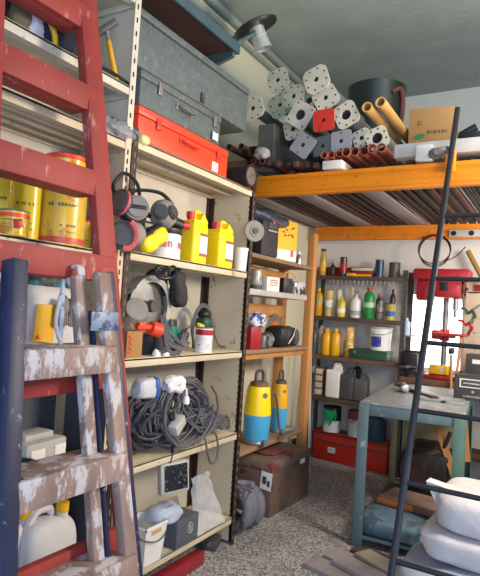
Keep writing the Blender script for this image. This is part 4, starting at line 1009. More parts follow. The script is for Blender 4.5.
# ================================================================ ON THE DECK
DZ = 2.29
def ngon(rx, rz, chop, rot):
    p = []
    for sx, sz in ((1, 1), (-1, 1), (-1, -1), (1, -1)):
        a, b_ = (sx*rx, sz*(rz-chop)), (sx*(rx-chop), sz*rz)
        p += [a, b_] if sx*sz > 0 else [b_, a]
    q = [(x*math.cos(rot)-z*math.sin(rot), x*math.sin(rot)+z*math.cos(rot)) for x, z in p]
    return q
def prop(label, px, py, size, rot, chop, hole, pm_, y, L=.8, tr=.036, asp=1., bolts=8, tm=None):
    c = at(px, py, y=y); s_ = pm(c); r = size*s_/2
    t = thing('steel_prop', label, 'steel prop', c, 0, 'flanged props piled on the deck')
    poly = ngon(r, r*asp, chop*r, R(rot)); n = 48
    def ray_hit(a):
        best = 9
        for i in range(len(poly)):
            (x1, z1), (x2, z2) = poly[i], poly[(i+1) % len(poly)]
            dx, dz = math.cos(a), math.sin(a); ex, ez = x2-x1, z2-z1
            den = dx*ez-dz*ex
            if abs(den) < 1e-9: continue
            tt = (x1*ez-z1*ex)/den; u = (x1*dz-z1*dx)/den
            if tt > 0 and -.001 <= u <= 1.001: best = min(best, tt)
        return best
    b = B(); O4 = []
    for yy in (0, .008):
        out = []; inn = []
        for i in range(n):
            a = 2*PI*i/n; q = ray_hit(a)
            out.append(b.bm.verts.new((q*math.cos(a), yy, q*math.sin(a)))); inn.append(b.bm.verts.new((hole*r*math.cos(a), yy, hole*r*math.sin(a))))
        O4.append((out, inn))
    for i in range(n):
        j = (i+1) % n
        for (A, Bq) in ((O4[0][0], O4[0][1]), (O4[0][1], O4[1][1]), (O4[1][1], O4[1][0]), (O4[1][0], O4[0][0])):
            b.bm.faces.new((A[i], A[j], Bq[j], Bq[i]))
    b.mi(1)
    for k in range(bolts):
        a = R(rot)+2*PI*(k+.5)/bolts; q = ray_hit(a)*.78
        if q > hole*r+.008: b.cyl((q*math.cos(a), -.001, q*math.sin(a)), (q*math.cos(a), .002, q*math.sin(a)), .0058, seg=8)
    part('base_plate', b, [pm_, HOLE], t)
    tr = max(tr, hole*r+.006)
    part('tube', B().pipe((0, .008, 0), (0, L, 0), tr, max(.01, hole*r), seg=24), tm or TUBEG, t)
    part('tube_stop', B().cyl((0, .25, 0), (0, .255, 0), hole*r*1.02), HOLE, t)
    return t
prop('pale flanged prop lowest at the far left, alone beside the grey trunks', 252.7, 108.3, 23, 20, .34, .22, PLATE, 3.00)
prop('cream flanged prop topmost at the left of the pile, with a mossy tint', 277.7, 80, 23, 15, .34, .2, PLATE, 3.10, tr=.03)
prop('cream flanged prop highest at the right of the pile', 316.2, 79.2, 26, 20, .36, .2, PLATE, 3.00, tr=.045)
prop('flanged prop with bright green paint marks at its left, second from the left', 279.8, 104.8, 24, 25, .32, .18, PLATEG, 3.12, tr=.03)
prop('flanged prop with a green smear on top, upper middle of the pile', 293.5, 96, 23, -5, .34, .2, mat('pale plate faint green', rgb(186, 186, 168), .6, var=.1, wear=rgb(130, 190, 110), wear_amt=.12, wear_scale=8), 3.06, tr=.03)
prop('small round ended prop wedged in the middle of the pile', 309.2, 100.4, 16, 0, .6, .42, PLATE, 3.09, tr=.03, bolts=0)
prop('cream flanged prop directly above the red plate', 325.5, 97.5, 25, 30, .34, .2, PLATE, 3.05, tr=.045)
prop('square flanged prop with a wide shallow hole, left of the red plate', 300.2, 114.7, 25, -32, .12, .42, PLATE, 3.02, tr=.05, bolts=4)
prop('prop with a red painted square plate', 323.5, 120, 22, 2, .18, .18, PLATER, 2.99, bolts=0)
prop('flanged prop with the widest dark hole, right of the red plate', 346, 114.7, 24, 28, .3, .42, PLATE, 3.04, tr=.05, asp=1.05)
prop('half hidden flanged prop under the wide holed square one', 293, 129, 20, 15, .3, .25, PLATE, 3.10)
prop('bluish grey diamond plate prop lowest in the middle of the pile', 302.8, 144.8, 22, -35, .12, .2, PLATEC, 2.97, bolts=2)
prop('dull grey plate prop mostly hidden between the two bluish grey plates', 322.6, 146, 20, 4, .1, .2, TUBEG, 3.05, bolts=0)
prop('bluish grey square plate prop above the terracotta pipes', 341, 141, 21, 4, .12, .2, PLATEC, 2.99, bolts=2)
prop('narrow flanged prop half hidden at the right beside the widest open tube', 361.5, 138, 18, 20, .3, .25, PLATE, 3.08)
prop('flanged prop with an open dark tube at the right end of the pile', 377, 138, 22, 20, .3, .5, PLATE, 3.0, tr=.055)
c = at(266, 132, y=3.02)
solo('square_duct', B().prism([(-.055, 0, 2.277-c.z), (.055, 0, 2.277-c.z), (.055, 0, .05), (-.055, 0, .05)], (0, 1.2, 0)), mat('grey dull duct', rgb(100, 98, 92), .6, .3, var=.15), 'grey square steel duct under the leftmost flanged prop', 'duct', (c.x, 3.02, c.z), 0)
c = at(235, 158, y=3.2)
solo('timber', B().box((0, 0, .02), (.24, .07, .14), .004), OLDWOOD, 'short timber bearer under the two rusty round tubes at the left of the deck', 'timber', (c.x, 3.2, BZ1+.095))
# terracotta pipes
ends = ((324, 155), (330.5, 154), (338, 152.5), (346, 152), (354, 151), (363, 150), (372, 148.5), (380.5, 147))
for k, (px, py) in enumerate(ends):
    c = at(px, py, y=2.96)
    lab = ('terracotta pipe at the left end of the row above the beam', 'terracotta pipe second from the left of the row', 'terracotta pipe third from the left of the row', 'terracotta pipe fourth from the left of the row', 'terracotta pipe fourth from the right of the row', 'terracotta pipe third from the right of the row', 'terracotta pipe second from the right of the row', 'terracotta pipe at the right end of the row under the buff tubes')[k]
    r_ = .0215 if k < 3 else .0265
    t = solo('plastic_pipe', B().pipe((0, 0, 0), (0, 1.3, 0), r_, r_-.004), TERRA, lab, 'pipe', (c.x, 2.96+.01*(k % 3), c.z), 0, 'row of terracotta pipes')
# rusty sections at the left
for (px, py, r_, sq, lab) in ((229, 147, .021, 0, 'rusty round tube leftmost above the dark cylinder'), (241, 146.5, .021, 0, 'rusty round tube second from the left above the dark cylinder'), (253, 151, .03, 1, 'rusty square channel right of the two rusty round tubes'), (262, 161, .02, 0, 'rusty round tube lying low beside the square channel'), (253, 161, .018, 0, 'rusty round tube under the square channel')):
    c = at(px, py, y=2.93)
    b = B()
    if sq:
        for (dx, dz, w_, h_) in ((-.028, 0, .006, .062), (.028, 0, .006, .062), (0, .028, .056, .006), (0, -.028, .056, .006)): b.box((dx, .6, dz), (w_, 1.2, h_))
        bmesh.ops.remove_doubles(b.bm, verts=b.bm.verts, dist=1e-5)
    else: b.pipe((0, 0, 0), (0, 1.2, 0), r_, r_-.005)
    solo('steel_tube', b, RUST, lab, 'steel tube', c, 0, 'rusty tubes on the deck')
for k in range(6):
    c = at(266+k*9.5, 162+k*.4, y=2.93)
    solo('steel_tube', B().box((0, .75, 0), (.034, 1.5, .034), .004), RUST if k % 2 else DRUST, 'rusty square bar %s in the flat row above the beam, left of the terracotta pipes' % ('first', 'second', 'third', 'fourth', 'fifth', 'last')[k], 'steel bar', (c.x, 2.94+.01*(k % 3), c.z), R(2*(k % 2)), 'flat rusty bars on the deck')
c = at(262, 154, y=2.95); solo('cloth_rag', B().blob((0, 0, 0), (.09, .08, .07), .7, .02, 16, 2, ridge=True), GREYWOOD, 'pale crumpled rag among the rusty tubes', 'rag', c)
c = at(332, 163, y=2.935); solo('foam_block', B().box((0, .1, -.012), (.12, .2, .05), .004), mat('white foam', rgb(216, 208, 200), .8, var=.06), 'white foam block under the left terracotta pipes', 'foam block', (c.x, 2.935, BZ1+.047))
# buff tubes, drum, cardboard box
for k, (px, py, lab) in enumerate(((367, 107, 'buff cardboard tube, the lower and left one of the two'), (380.5, 102, 'buff cardboard tube, the upper and right one of the two'))):
    c = at(px, py, y=3.02); solo('cardboard_tube', B().pipe((0, 0, 0), (.02, 1.0, -.05), .031, .023, seg=24), BUFF, lab, 'tube', c, 0, 'two buff cardboard tubes')
c = at(377, 90, y=4.2)
t = thing('drum', 'black open drum with a red brown strap behind the pile of props', 'drum', (c.x, 4.2, DZ))
hd = c.z-DZ; rd = 28.5*pm(c)
part('body', B().lathe([(0, 0), (rd*.9, 0), (rd*.92, hd*.4), (rd*.97, hd*.97), (rd*1.0, hd*.98), (rd*1.0, hd), (rd*.95, hd), (rd*.9, hd*.2)], seg=40), mat('black green plastic drum', rgb(34, 44, 42), .45, var=.15), t)
part('strap', B().tube([(rd*.72, -rd*.66, hd-.10), (rd*.95, -rd*.4, hd-.06), (rd*1.02, -.3*rd, hd-.18), (rd*.98, -.35*rd, hd-.34)], .018, smooth=5), mat('red brown strap', rgb(120, 62, 52), .7), t)
c0 = at(408, 112, y=3.45); c1 = at(454, 106, y=3.45)
t = thing('cardboard_box', 'brown cardboard box with a green oval logo standing on the deck', 'box', ((c0.x+c1.x)/2, 3.57, DZ+.0), R(6))
bw_ = c1.x-c0.x; hb_ = (c0.z+c1.z)/2-DZ+.01
part('carton', B().box((0, 0, hb_/2), (bw_, .24, hb_), .003), CARD, t)
b = B().cyl((-bw_*.26, -.121, hb_*.58), (-bw_*.26, -.1225, hb_*.58), .034, seg=28); b.xform(Matrix.Diagonal((1, 1, 1, 1)))
for v in b.bm.verts: v.co.z = hb_*.58+(v.co.z-hb_*.58)*.5+(v.co.x+bw_*.26)*.15
part('logo', b, mat('green print', rgb(46, 110, 58), .6), t, 'green oval logo')
b = B(); lines(b, -bw_*.10, bw_*.32, hb_*.59, hb_*.69, 1, -.1212, 2); lines(b, -bw_*.05, bw_*.36, hb_*.38, hb_*.43, 1, -.1212, 8, .8)
b.box((-bw_*.27, -.1212, hb_*.80), (.03, .0012, .004)).box((-bw_*.27, -.1212, hb_*.76), (.035, .0012, .004)).box((-bw_*.29, -.1212, hb_*.78), (.004, .0012, .03))
part('print', b, mat('dark brown print', rgb(104, 78, 44), .7), t, 'dark brown print')
c = at(430, 150, y=2.99)
solo('foam_board', B().box((.45, .13, .05), (1.35, .24, .075), .004), mat('dusty white foam', rgb(196, 192, 188), .8, var=.08), 'long white foam board lying along the orange beam at the right', 'foam board', (-.62, 2.98, BZ1+.045))
c = at(425, 154, y=2.96); solo('foam_block', B().box((0, 0, 0), (.085, .05, .085), .004), mat('white foam', (1, 1, 1)), 'small bright white foam block on the beam below the cardboard box', 'foam block', (c.x, 2.955, c.z))
c = at(440, 153, y=2.93); solo('rag', B().blob((0, 0, 0), (.10, .07, .06), .7, .025, 20, 3, ridge=True), mat('grey brown rag', rgb(112, 102, 98), .9, var=.3), 'grey brown rag on the beam between the white foam and the dark ladder', 'rag', c)
c = at(476, 135, y=3.3); solo('clamp', B().box((0, 0, .03), (.12, .06, .06), .01).cyl((-.05, 0, .05), (.03, 0, .09), .02), BLACK, 'black clamp at the right edge on the foam board', 'clamp', (c.x, 3.10, BZ1+.133))

# ================================================================ BOTTLE RACK CONTENTS
KY = 5.02
def kx(px, py): return at(px, py, y=KY).x
def kz(px, py): return at(px, py, y=KY).z
def rb(px, top, z, wpx, mk, label, **kw):
    c = at(px, top, y=KY); s_ = pm(c); h = c.z-z
    return mk(label, (c.x, kw.pop('y', KY), z), h, wpx*s_/2, **kw)
z = KZ[0]
rb(324, 249, z, 6.5, bottle, 'tall yellow spray can with a dark cap on the top rack shelf', body=mat('gold tin', rgb(200, 170, 90), .35, .3), cap=mat('dark brown cap', rgb(60, 34, 28), .5), name='spray_can', cat='spray can', neck=.7, label_m=DYELLOW, lz=(.2, .45))
c = at(334, 270, y=KY); t = thing('tray', 'long low red metal tray at the back of the top rack shelf', 'tray', (c.x-.0, 5.10, z)); part('body', B().box((0, 0, .045), (.36, .09, .09), .006), CRIMSON, t); part('rim', B().box((0, 0, .087), (.37, .1, .012), .003), CRIMSON, t)
rb(333, 263, z, 5, bottle, 'little black bottle in front of the red tray', body=BLACK, cap=BLACK)
rb(344, 257.5, z, 7, tin, 'small dark brown jar standing behind the yellow tape', body=mat('dark jar', rgb(70, 46, 40), .3), lid=BLACK, name='jar', cat='jar', label_m=CRIMSON, lz=(.3, .7))
c = at(363, 266, y=KY); t = thing('carton', 'long pale carton with red edges lying on the top rack shelf', 'carton', (c.x, KY+.03, z+.058), R(-3)); part('box', B().box((0, 0, .018), (.21, .1, .035), .003), mat('pale green carton', rgb(190, 196, 176), .6), t); part('stripe', B().box((0, -.051, .03), (.21, .002, .008)), RED, t)
c = at(363, 272, y=KY); solo('book', B().box((0, 0, .014), (.2, .12, .028), .003).mi(1).box((0, -.001, .014), (.19, .121, .02)), [DGREEN, DYELLOW], 'flat dark green manual under the pale carton', 'book', (c.x, KY+.02, z))
solo('book', B().box((0, 0, .013), (.19, .1, .026), .003), CRIMSON, 'flat red manual between the green one and the pale carton', 'book', (c.x+.01, KY+.03, z+.03))
c = at(351, 274, y=4.97); solo('tape_measure', B().box((0, 0, .016), (.09, .045, .032), .012), DYELLOW, 'yellow flat tool lying at the front of the top rack shelf', 'tape', (c.x, 4.97, z))
rb(380, 260, z, 8.5, tin, 'dark blue tin near the right end of the top rack shelf', body=mat('dark blue tin', rgb(34, 62, 92), .35, .3), lid=CHROME)
rb(395, 263, z, 11, tin, 'dull dark grey tin at the right end of the top rack shelf', body=mat('sooty tin', rgb(80, 76, 72), .5, .3), lid=DGREY)
z = KZ[1]
CLEARY = mat('amber oil bottle', rgb(206, 152, 30), .25, var=.1)
rb(319.5, 288, z, 9, bottle, 'amber oil bottle with a yellow cap, leftmost on the second rack shelf', body=CLEARY, cap=DYELLOW, label_m=mat('pale green label', rgb(170, 180, 110), .6), lz=(.45, .62))
rb(330, 290, z, 8, tin, 'yellow and white tall tin on the second rack shelf', body=mat('straw tin', rgb(196, 176, 104), .4), lid=mat('dark brown cap', (0, 0, 0)), label_m=PAPER, lz=(.35, .6))
rb(337, 289, z, 6, tin, 'slim pale tin behind the little yellow bottle', body=mat('pale tin', rgb(200, 196, 180), .4), lid=STEEL, y=5.09)
rb(343, 297, z, 8, bottle, 'little yellow bottle with a white label on the second rack shelf', body=mat('lemon bottle', rgb(214, 196, 60), .35), cap=DYELLOW, label_m=PAPER, lz=(.2, .42), y=4.99)
rb(350.5, 287, z, 6, bottle, 'slim pale yellow bottle at the back of the second rack shelf', body=mat('cream bottle', rgb(220, 214, 150), .4), cap=WHITE, y=5.09)
rb(356.5, 294, z, 10.5, bottle, 'white bottle with a pointed spout and grey label band', body=WHITE, cap=LGREY, label_m=mat('grey label', rgb(150, 156, 170), .6), lz=(.12, .3))
rb(370, 287.5, z, 10.5, bottle, 'bright green bottle with a red cap on the second rack shelf', body=GREEN, cap=RED, label_m=mat('pale green print', rgb(170, 214, 170), .5), lz=(.36, .52), neck=.4)
rb(377, 293, z, 6, bottle, 'dull red capped bottle behind the green one', body=DGREY, cap=RED, y=5.10)
rb(381, 299, z, 7.5, bottle, 'grey spray bottle right of the green bottle', body=mat('grey tin spray', rgb(150, 150, 156), .35, .3), cap=DGREY, neck=.6, label_m=CRIMSON, lz=(.3, .36))
rb(391.5, 289, z, 6, bottle, 'tall dark brown bottle at the right of the second rack shelf', body=mat('dark jar', (0, 0, 0)), cap=BLACK, y=5.08)
t = rb(392, 304, z, 10, tin, 'jar with a blue lid at the right end of the second rack shelf', body=mat('olive yellow jar', rgb(170, 160, 60), .4), lid=BLUE, name='jar', cat='jar', y=4.985)
part('lid_skirt', B().lathe([(10*pm(at(392, 304, y=KY))/2*1.03, .035), (10*pm(at(392, 304, y=KY))/2*1.03, .082)]), BLUE, t)
c = at(401, 318, y=KY-.02); bottle('bluish white bottle just outside the right rack post', (kx1+.035, 5.0, 1.255), .15, .03, mat('pale blue bottle', rgb(176, 196, 224), .35), WHITE)
sb = B().box((kx1+.06, 5.02, 1.25), (.14, .16, .012), .002); part('shelf', sb, LGREY, rk, 'small pale side shelf')
z = KZ[2]
rb(315, 327, z, 6.5, bottle, 'slate blue bottle at the left end of the third rack shelf', body=mat('slate bottle', rgb(74, 90, 104), .4), cap=BLACK)
rb(320.5, 322, z, 6.5, bottle, 'tall cream bottle with a brown cap beside the slate blue one', body=mat('beige bottle', rgb(186, 164, 140), .45), cap=mat('dark brown cap', (0, 0, 0)), y=5.06)
OILY = mat('golden yellow oil bottle', rgb(232, 172, 24), .35, var=.05)
rb(327.5, 328.5, z, 9.5, bottle, 'golden yellow oil bottle, left one of the pair on the third rack shelf', body=OILY, cap=OILY, neck=.4, group='pair of golden oil bottles')
rb(336.5, 328.5, z, 9.5, bottle, 'golden yellow oil bottle, right one of the pair on the third rack shelf', body=OILY, cap=OILY, neck=.4, group='pair of golden oil bottles')
rb(343.5, 338, z, 5, bottle, 'small yellow bottle half behind the golden pair', body=mat('lemon bottle', (0, 0, 0)), cap=WHITE, y=5.1)
rb(350.5, 327, z, 8, tin, 'orange patterned cardboard tube on the third rack shelf', body=mat('orange patterned tube', rgb(222, 160, 60), .6, wear=rgb(240, 210, 150), wear_amt=.45, wear_scale=26), lid=BUFF, name='tube_can', cat='tube')
c = at(372, 356, y=5.0)
t = thing('tool_case', 'dark green flat metal case under the white paint bucket', 'case', (c.x-.02, 5.02, z)); part('body', B().box((0, 0, .035), (.36, .2, .07), .006), DGREEN, t); part('lid', B().box((0, 0, .078), (.365, .205, .02), .005), DGREEN, t); part('latch', B().box((-.12, -.105, .06), (.03, .008, .03)), STEEL, t)
c = at(381, 327, y=KY); sw = 22*pm(c)/2; hb2 = c.z-z-.092
t = thing('paint_bucket', 'white paint bucket with a dark blue label on the green case', 'bucket', (c.x, 5.03, z+.092))
part('body', B().lathe([(0, 0), (sw*.88, 0), (sw, hb2*.94), (0, hb2*.94)], seg=32), WHITE, t)
part('lid', B().lathe([(sw*1.0, hb2*.92), (sw*1.05, hb2*.94), (sw*1.05, hb2), (0, hb2)], seg=32), LGREY, t)
b = B(); n = 8
for i in range(n):
    a0, a1 = R(-135+i*8), R(-135+(i+1)*8); f = 1.012
    q = [b.bm.verts.new((sw*k*f*math.cos(a), sw*k*f*math.sin(a), zz)) for a, k, zz in ((a0, .90, hb2*.15), (a1, .90, hb2*.15), (a1, .95, hb2*.6), (a0, .95, hb2*.6))]
    b.bm.faces.new(q)
part('paper_label', b, mat('royal blue label', rgb(48, 60, 160), .5, wear=rgb(220, 220, 235), wear_amt=.25, wear_scale=30), t, 'dark blue label')
part('handle', B().tube([(-sw*1.02, 0, hb2*.85), (-sw*.7, -sw*.85, hb2*.72), (0, -sw*1.1, hb2*.68), (sw*.7, -sw*.85, hb2*.72), (sw*1.02, 0, hb2*.85)], .003, smooth=5), STEEL, t)
z = KZ[3]
rb(315, 366, z, 6, tin, 'pale slim tin at the left end of the fourth rack shelf', body=mat('pale tin', (0, 0, 0)), lid=STEEL)
c = at(321.5, 367, y=KY); t = thing('drawer_box', 'small rack of cream drawers with brown frames on the fourth rack shelf', 'drawers', (c.x, 5.03, z)); hh = c.z-z
part('body', B().box((0, 0, hh/2), (.085, .12, hh), .002), mat('brown frame', rgb(110, 84, 66), .6), t)
for k in range(4): part('drawer', B().box((0, -.061, hh*(.14+.24*k)), (.068, .006, hh*.18), .002), mat('cream drawer', rgb(206, 194, 170), .5), t)
rb(331, 367, z, 8, tin, 'pale tin with a green and yellow label behind the white jug', body=mat('pale tin', (0, 0, 0)), lid=STEEL, label_m=mat('green yellow print', rgb(150, 150, 70), .6), y=5.09, lz=(.5, .95))
def rj(px, top, wpx, body, cap, label, y, cx=.0, **kw):
    c = at(px, top, y=y); s_ = pm(c); return jug(label, (c.x, y, z), wpx*s_, .11, c.z-z, body, cap, capx=cx, **kw)
rj(335.5, 362, 15, WHITE, WHITE, 'white plastic jug on the fourth rack shelf', 4.99, .2)
rj(349, 367.5, 14, DGREY, DGREY, 'dark grey jug with a sloped handle right of the white jug', 4.99, .15)
rj(356, 366, 12, BLACK, BLACK, 'black jug standing behind the two dark grey jugs', 5.12, .0)
rj(362.5, 373, 14, mat('charcoal plastic', rgb(88, 90, 92), .5), DGREY, 'charcoal jug at the right end of the dark jugs, next to the table', 5.0, .15)
# red long chest under the rack
t = thing('tool_chest', 'long bright red chest with a white sticker on the floor under the bottle rack', 'chest', (-1.675, 5.05, 0), R(-5))
part('body', B().box((0, 0, .125), (.74, .16, .25), .006), mat('bright red chest', rgb(206, 46, 26), .45, var=.08, wear=rgb(120, 30, 22), wear_amt=.1), t)
part('lid', B().box((0, 0, .262), (.75, .17, .03), .005), mat('dark red lid', rgb(150, 44, 34), .5, var=.15), t)
part('rib', B().box((0, -.083, .19), (.74, .012, .016), .004), OLDWOOD, t)
b = B().box((-.17, -.081, .11), (.075, .003, .05)).mi(1); lines(b, -.20, -.14, .095, .125, 2, -.083, 1)
part('sticker', b, [PAPER, GREY], t, 'white sticker')
c = at(332, 407, y=5.02)
t = tin('paint can with a dark rim and bright green drips on the red chest', (c.x, 5.04, .277), c.z-.277, 17.5*pm(c)/2, WHITE, BLACK, 'paint_can', 'paint can', None, None)
rr = 17.5*pm(c)/2; hh = c.z-.277
part('paint_band', B().lathe([(rr*1.01, hh*.48), (rr*1.01, hh*1.0)], seg=32), BLACK, t, 'dark stained upper half')
b = B(); rnd = random.Random(2)
for k in range(9):
    a = R(-140+k*11); z1 = hh*rnd.uniform(.8, .95); z0 = hh*rnd.uniform(.2, .6)
    b.tube([(rr*1.02*math.cos(a), rr*1.02*math.sin(a), z1), (rr*1.02*math.cos(a+.05), rr*1.02*math.sin(a+.05), (z0+z1)/2), (rr*1.02*math.cos(a), rr*1.02*math.sin(a), z0)], [.007, .011, .005], seg=6)
part('paint_drips', b, mat('emerald paint', rgb(20, 150, 90), .35), t, 'bright green drips')
c = at(358.5, 411, y=5.02)
t = tin('white paint can with a dark red lid on the red chest behind the table leg', (c.x, 5.03, .277), c.z-.277, 20*pm(c)/2, mat('grey white can', rgb(186, 188, 196), .5, wear=rgb(120, 120, 130), wear_amt=.2), mat('dark red lid', (0, 0, 0)), 'paint_can', 'paint can')
rr = 20*pm(c)/2; hh = c.z-.277; part('lid_band', B().lathe([(rr*1.015, hh*.68), (rr*1.015, hh)], seg=32), mat('maroon lid', rgb(110, 40, 44), .5), t, 'maroon upper band')
c = at(377.5, 413, y=5.0)
bottle('dark blue water canister with a pale shoulder on the red chest', (c.x, 5.0, .277), c.z-.277, 19*pm(c)/2, mat('navy canister', rgb(52, 78, 100), .3, var=.1), mat('pale grey shoulder', rgb(140, 150, 164), .4), name='canister', cat='canister', neck=.25)
# things leaning left of the rack
c = at(307, 460, z=0)
t = thing('bucket', 'small black bucket on the floor between the wooden shelf and the red chest', 'bucket', (-2.065, 4.72, 0)); part('body', B().lathe([(0, 0), (.062, 0), (.075, .2), (.068, .2), (.056, .01)], seg=28), RUBBER, t); part('rim', B().lathe([(.068, .195), (.08, .195), (.08, .21), (.068, .21)], close=True), RUBBER, t)
a, b_ = at(311, 345, y=4.62), at(309.5, 425, y=4.56); b_ = b_+(b_-a)*((b_.z-.002)/(a.z-b_.z))
solo('angle_strip', B().bar(Vector(b_)-Vector((0, 0, 0)), a, .022, .004, up=(0, 1, 0)).bar(b_+Vector((-.011, .008, 0)), a+Vector((-.011, .008, 0)), .003, .018, up=(0, 1, 0)), WHITEST, 'white slotted strip leaning beside the wooden shelf post', 'strip')
for k, (p0, p1) in enumerate((((306, 445), (309.5, 380)), ((309, 440), (313.5, 372)))):
    solo('rod', B().cyl(at(*p0, y=4.70+.03*k), at(*p1, y=4.82), .011, seg=10), DRUST, ('dark rod leaning in the corner, the left one', 'dark rod leaning in the corner, the right one')[k], 'rod')

# ================================================================ BACK BENCH, DRILL PRESS, WINDOW AREA
bn = thing('workbench', 'dark wooden workbench along the back wall under the window', 'workbench', (-.45, 4.99, 0))
BT = .90
part('bench_top', B().box((0, 0, BT-.025), (1.5, .44, .05), .004), OLDWOOD, bn)
part('apron', B().box((0, -.19, BT-.085), (1.46, .03, .07), .003), mat('dark bench wood', rgb(64, 50, 42), .8), bn)
for x in (-.66, .68):
    for y in (-.17, .17): part('leg', B().box((x, y, (BT-.05)/2), (.06, .06, BT-.05), .004), TABLEGR if x < 0 and y < 0 else mat('dark bench wood', (0, 0, 0)), bn)
part('lower_shelf', B().box((0, .02, .3), (1.38, .36, .03), .003), mat('dark bench wood', (0, 0, 0)), bn)
def dp(px, py, y=4.95): return at(px, py, y=y)
c = dp(441, 368)
t = thing('drill_press', 'red bench drill press in front of the bright window', 'drill press', (c.x, 4.99, BT))
o = Vector(t.location)
part('base', B().box((0, -.02, .02), (.26, .26, .04), .01).box((0, -.02, .045), (.18, .18, .02), .008), CRIMSON, t)
part('column', B().cyl((-.0, .05, .03), (-.0, .05, .72), .023, seg=20), STEEL, t)
hz = at(441, 287, y=4.95).z-BT
part('head', B().box((.03, -.02, hz-.02), (.20, .24, .15), .02), CRIMSON, t)
part('belt_cover', B().box((-.03, -.01, hz+.105), (.47, .19, .10), .02), CRIMSON, t)
part('motor', B().box((-.17, .02, hz-.03), (.15, .15, .19), .03), CRIMSON, t)
part('switch_plate', B().box((.01, -.142, hz+.0), (.07, .006, .07), .003), BLACK, t)
part('spindle', B().cyl((.10, -.08, hz-.09), (.10, -.08, hz-.19), .022).cyl((.10, -.08, hz-.19), (.10, -.08, hz-.26), .013), STEEL, t)
part('side_cheek', B().box((.115, -.02, hz-.0), (.05, .23, .19), .015), CRIMSON, t)
for k in range(3):
    a = R(20+120*k); part('feed_lever', B().cyl((.145, -.06, hz-.05), (.16, -.06+.12*math.cos(a), hz-.05+.12*math.sin(a)), .006).cyl((.16, -.06+.12*math.cos(a), hz-.05+.12*math.sin(a)), (.162, -.06+.14*math.cos(a), hz-.05+.14*math.sin(a)), .012), BLACK, t)
tz = at(441, 335, y=4.95).z-BT
part('table_clamp', B().cyl((-.0, .05, tz-.05), (0, .05, tz+.05), .04).box((-.05, .0, tz), (.09, .1, .08), .015), RED, t)
part('table', B().box((.06, -.06, tz+.01), (.26, .2, .022), .006).cyl((.06, -.06, tz-.02), (.06, -.06, tz), .05), CRIMSON, t)
part('vise_block', B().box((.0, -.10, .085), (.16, .08, .075), .004), DYELLOW, t, 'yellow block with a round hole')
part('block_hole', B().cyl((.025, -.139, .085), (.025, -.144, .085), .02), LGREY, t)
c = at(411, 372, y=4.9)
t = thing('bench_vise', 'black bench vise on the left end of the back bench', 'vise', (c.x, 4.88, BT))
part('base', B().cyl((0, 0, 0), (0, 0, .03), .075).box((0, 0, .05), (.11, .11, .06), .01), BLACK, t)
part('jaw', B().box((0, .04, .15), (.14, .05, .15), .008), BLACK, t)
part('jaw', B().box((0, -.04, .14), (.13, .05, .13), .008).box((0, 0, .09), (.07, .16, .05), .006), BLACK, t)
part('screw', B().cyl((0, -.06, .09), (0, -.12, .09), .014).cyl((-.07, -.11, .085), (.07, -.11, .095), .006), STEEL, t)
c = at(452, 386, y=4.80)
t = thing('hammer', 'hammer with a black head and wooden handle standing before the back bench', 'hammer', (c.x, 4.755, BT-.08)); hz2 = at(451, 345, y=4.80).z-BT+.08
part('handle', B().cyl((0, 0, 0), (-.01, .0, hz2*.8), .014, .011), PINE, t); part('head', B().box((-.01, 0, hz2*.88), (.03, .11, .05), .006), BLACK, t)
solo('batten', B().box((0, 0, .16), (.022, .022, .40), .002, (R(-6), R(3), 0)), PINE, 'thin pine batten leaning at the right of the hammer', 'batten', (at(458, 370, y=4.84).x, 4.84, BT+.035))
# tool board on the wall, right of the window
t = thing('tool_board', 'cream tool board on the back wall at the right of the window', 'tool board', (-.76, WY, 0)); 
part('board', B().box((.36, -.024, 1.331), (.72, .03, .86), .003), CREAM, t)
for k, (px, py, m, lab) in enumerate(((473, 310, DGREEN, 'green handled pliers hanging on the cream tool board'), (470, 322, CRIMSON, 'red handled pliers hanging low on the cream tool board'))):
    c = at(px, py, y=5.19); t = thing('pliers', lab, 'pliers', (c.x, 5.190, c.z))
    part('handle', B().tube([(-.0, 0, .0), (-.04, 0, -.03), (-.06, 0, -.0), (-.10, 0, .01)], .012, smooth=4), m, t); part('handle', B().tube([(0, 0, 0), (.02, 0, -.05), (.0, 0, -.09), (-.01, 0, -.12)], .012, smooth=4), m, t)
    part('jaw', B().bar((0, 0, 0), (.06, 0, .05), .03, .012), STEEL, t)
c = at(478, 288, y=5.19); solo('tool_holder', B().box((0, 0, 0), (.06, .03, .05), .004), RED, 'small red tool holder at the top of the cream tool board', 'holder', (c.x, 5.19, c.z))
c = at(470, 292, y=5.19); solo('wire_hook', B().tube([(-.06, 0, 0), (0, -.01, -.005), (.06, -.005, .0), (.1, 0, .0)], .005), BLACK, 'thin black rod lying across the cream tool board', 'rod', (c.x+.02, 5.206, c.z))
a, b_ = at(468, 251, y=5.15), at(480, 274, y=5.12)
solo('wooden_rod', B().cyl(a, b_+(b_-a)*.6, .022, seg=12), mat('yellow brown bamboo', rgb(150, 112, 52), .6), 'yellow brown wooden rod leaning above the drill press', 'rod')
c0, c1 = at(449, 233, y=4.85), at(500, 233, y=4.85)
t = thing('spirit_level', 'grey spirit level with dark windows resting against the rear beam', 'level', ((c0.x+c1.x)/2, RY-.018, (c0.z+c1.z)/2))
part('body', B().box((0, 0, 0), (c1.x-c0.x, .02, .062), .004), LGREY, t)
for dx in (-.16, -.02): part('vial', B().cyl((dx, -.012, 0), (dx, -.009, 0), .022), BLACK, t)
c = at(434, 250, y=4.84)
b = B()
for k in range(3): b.tube([(.135*math.cos(a)*(1-.03*k), .006*k, .125*math.sin(a)*(1+.04*k)-.01*k) for a in [2*PI*i/28 for i in range(28)]], .0045, closed=True, seg=6)
b.tube([(.10, 0, -.10), (.18, 0, -.06), (.25, 0, .02)], .0045, smooth=4)
